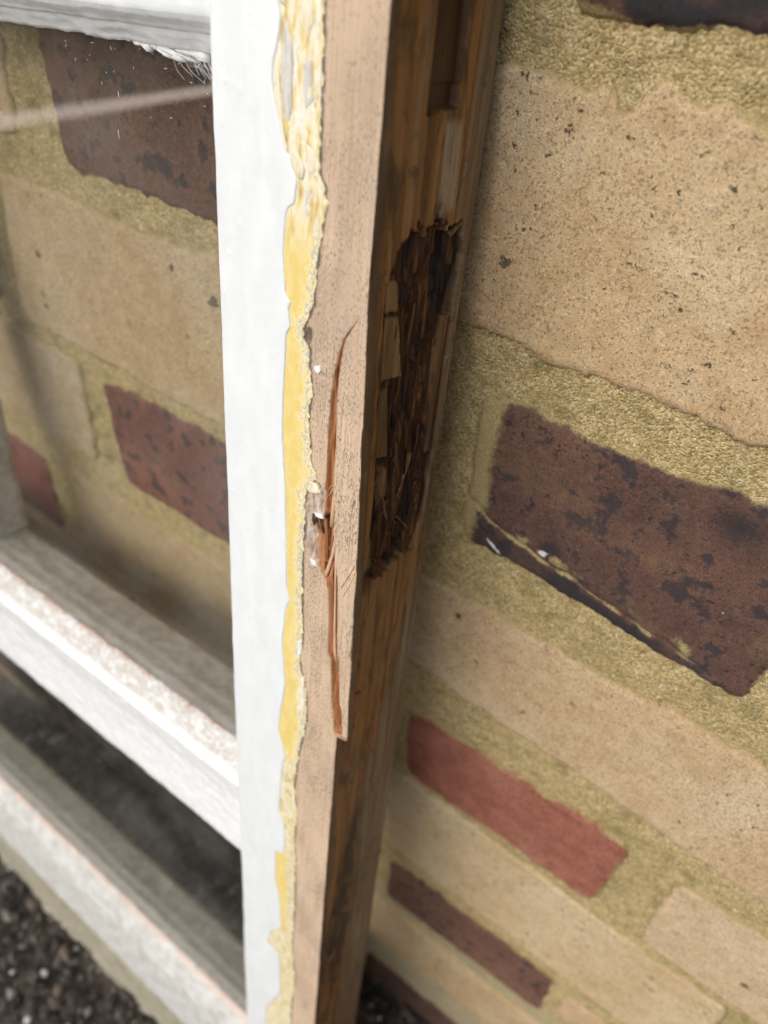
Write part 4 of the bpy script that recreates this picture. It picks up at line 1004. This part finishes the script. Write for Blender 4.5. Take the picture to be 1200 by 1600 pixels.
low = rail('bottom_rail', [(37, -598, -170), (37, -470, -28), (34, -466, -24), (20, -464.5, -10), (12, -463.5, -2), (GL - 0.2, -463, 0), (8.5, -463, 1.5), (6, -466, 6), (2, -474, 14), (0.3, -480, 21), (0, -490, 31), (0.2, -529, 70), (0.6, -532, 73), (3.0, -533.5, 77), (3.6, -536, 80), (3.6, -560, 104), (3.0, -589, 133), (0.6, -594, 146), (0.2, -598, 150), (1.5, -601, 154), (37, -601, 190)],
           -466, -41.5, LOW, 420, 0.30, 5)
tag(low, 'worn grey white bottom rail standing on the asphalt')
top = rail('top_rail', [(37, 40, -60), (37, -9, -28), (30, -11.5, -18), (12, -12, -2), (GL - 0.2, -12, 0), (8.6, -12.2, 1.2), (7.4, -11.6, 2.6), (5.5, -9.8, 5), (4.4, -8.6, 6.6), (3.6, -8.3, 7.6), (2.8, -7.6, 8.6), (1.0, -6.4, 10.8), (0.2, -5.4, 12.4), (0, -4, 14), (0, 20, 38), (0, 40, 58)], -466, -41.5, WHITE, 480, 0.22, 7,
           lump=lambda u, p: -0.35 * np.clip(fbm(u / 7, p / 3, 98, 3), -0.3, 1) * np.exp(-((p - 3) / 3.5) ** 2))
tag(top, 'white painted top rail with brush marked moulding')
# left stile, its inner edge just seen through the glass
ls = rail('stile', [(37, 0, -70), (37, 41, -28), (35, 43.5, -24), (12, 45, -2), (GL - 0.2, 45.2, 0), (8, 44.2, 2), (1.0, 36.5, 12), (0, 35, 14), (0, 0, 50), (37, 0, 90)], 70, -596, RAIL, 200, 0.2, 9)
V_ = np.empty(len(ls.data.vertices) * 3, np.float32); ls.data.vertices.foreach_get('co', V_); V_ = V_.reshape(-1, 3)
ls.data.vertices.foreach_set('co', np.stack([V_[:, 2] - 0.4665, V_[:, 1], V_[:, 0]], -1).ravel().astype(np.float32))
ls.data.flip_normals(); ls.data.update()
tag(ls, 'left stile painted white')
vb = rail('glazing_or_stand_in_bar', [(37, -1, -72), (37, 9, -28), (34, 11, -24), (12, 11, -2), (GL - 0.2, 11, 0), (8, 10, 2), (1.0, 3.5, 12), (0, 2, 14), (0, -2, 18), (1, -3.5, 22), (8, -10, 34), (12, -11, 40), (34, -11, 60), (37, -9, 66)], -8, -234, RAIL, 120, 0.2, 12)  # upright bar built in place of a pale reflection in the glass
V_ = np.empty(len(vb.data.vertices) * 3, np.float32); vb.data.vertices.foreach_get('co', V_); V_ = V_.reshape(-1, 3)
vb.data.vertices.foreach_set('co', np.stack([V_[:, 2] - 0.2400, V_[:, 1], V_[:, 0]], -1).ravel().astype(np.float32))
vb.data.flip_normals(); vb.data.update()
tag(vb, 'upright white bar standing in for a reflection at the far side of the upper pane')

# old putty and paint skin hanging from the top rail on to the glass
pt = [(-112 + 0.0, -10.8)]
up = []
for i in range(41):
    u_ = -96 + i * 1.06
    up.append((u_, -11.3 - (0.9 + 2.6 * math.exp(-((u_ + 62) / 15) ** 2)) * (0.75 + 0.25 * float(vn(u_ / 2.2, 0, 55))) + (0.9 if i % 7 == 3 else 0)))
flake('putty_skin', [(u_, v_) for u_, v_ in up] + [(-53.4, -10.2), (-96, -10.2)], 0.9, 0.1, FLAKE, top, 0.0, 99, GL - 0.4)

# --- panes of glass with a painted reflection band
def pane(u0, u1, v0, v1, label):
    bm = bmesh.new(); bmesh.ops.create_cube(bm, size=1.0)
    for v in bm.verts: v.co = Vector(((u0 + u1) / 2 + v.co.x * (u1 - u0), GL + 1.5 + v.co.y * 3.0, (v0 + v1) / 2 + v.co.z * (v1 - v0))) * 0.001
    me = bpy.data.meshes.new('glass_pane'); bm.to_mesh(me); bm.free()
    return tag(link('glass_pane', me, GLASS, sash), label)
p1 = pane(-236, -38, -236, -6, 'upper pane with a pale painted reflection and specks of paint')
p2 = pane(-425, -38, -468, -284, 'wide lower pane above the asphalt')
p3 = pane(-425, -244, -236, -6, 'upper pane left of the upright stand-in bar')
def reflection_strip(name, line, wdt, parent, dd=0.06):
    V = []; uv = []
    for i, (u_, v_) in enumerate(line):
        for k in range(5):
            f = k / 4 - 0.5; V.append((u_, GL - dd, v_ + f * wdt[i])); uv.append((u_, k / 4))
    return link(name, raw_mesh(name, np.array(V) * 0.001, grid_faces(len(line), 5), True, None, uv), REFLECTION, parent)
reflection_strip('reflection_band', [(-232, -56.5), (-190, -47.5), (-141, -36.8), (-110, -30.6), (-90, -26.5), (-70, -22.3), (-52, -18.6), (-44, -17)], [9, 8, 7, 6.0, 5.0, 4.2, 3.6, 3.4], p1)  # pale translucent strip, painted on as a soft reflection in the pane
r = random.Random(5)
bm = bmesh.new()
for _ in range(26):
    a = r.uniform(-105, -52) ; b = -13.5 - abs(r.gauss(0, 5)); q = r.uniform(0, 3.14); L = r.uniform(0.2, 0.9)
    strip([(a, GL - 0.12, b), (a + L * math.cos(q), GL - 0.15, b + L * math.sin(q))], 0.14, 0.08, 0.1, bm)
for a, b, L in ((-87.5, -31.5, 2.0), (-86, -23, 1.2)):
    strip([(a, GL - 0.1, b), (a + 0.1, GL - 0.12, b - L)], 0.22, 0.06, 0.05, bm)
me = bpy.data.meshes.new('paint_specks'); bm.to_mesh(me); bm.free()
tag(link('paint_specks', me, FLAKE, p1), kind='stuff')

# --- wisps of cobweb in the corner of the upper pane
web = bpy.data.objects.new('cobweb', None); COL.objects.link(web); web.matrix_world = SM @ Matrix.Translation((-0.056, 0.0085, -0.013)); web.empty_display_size = 0.01
tag(web, 'wisps of cobweb in the upper right corner of the top pane', 'cobweb')
r = random.Random(8); bm = bmesh.new()
for _ in range(24):
    a = Vector((r.uniform(-9, 4), r.uniform(0, 1.2), r.uniform(-0.5, 1.0))); b = a + Vector((r.uniform(1, 8), r.uniform(-0.3, 0.3), -r.uniform(0.5, 5.5)))
    m_ = (a + b) / 2 + Vector((0, -0.2, -r.uniform(0, 0.9)))
    strip([a, m_, b], r.uniform(0.05, 0.16), 0.05, 0.06, bm)
me = bpy.data.meshes.new('thread'); bm.to_mesh(me); bm.free()
tag(link('thread', me, THREAD, web), kind='stuff')
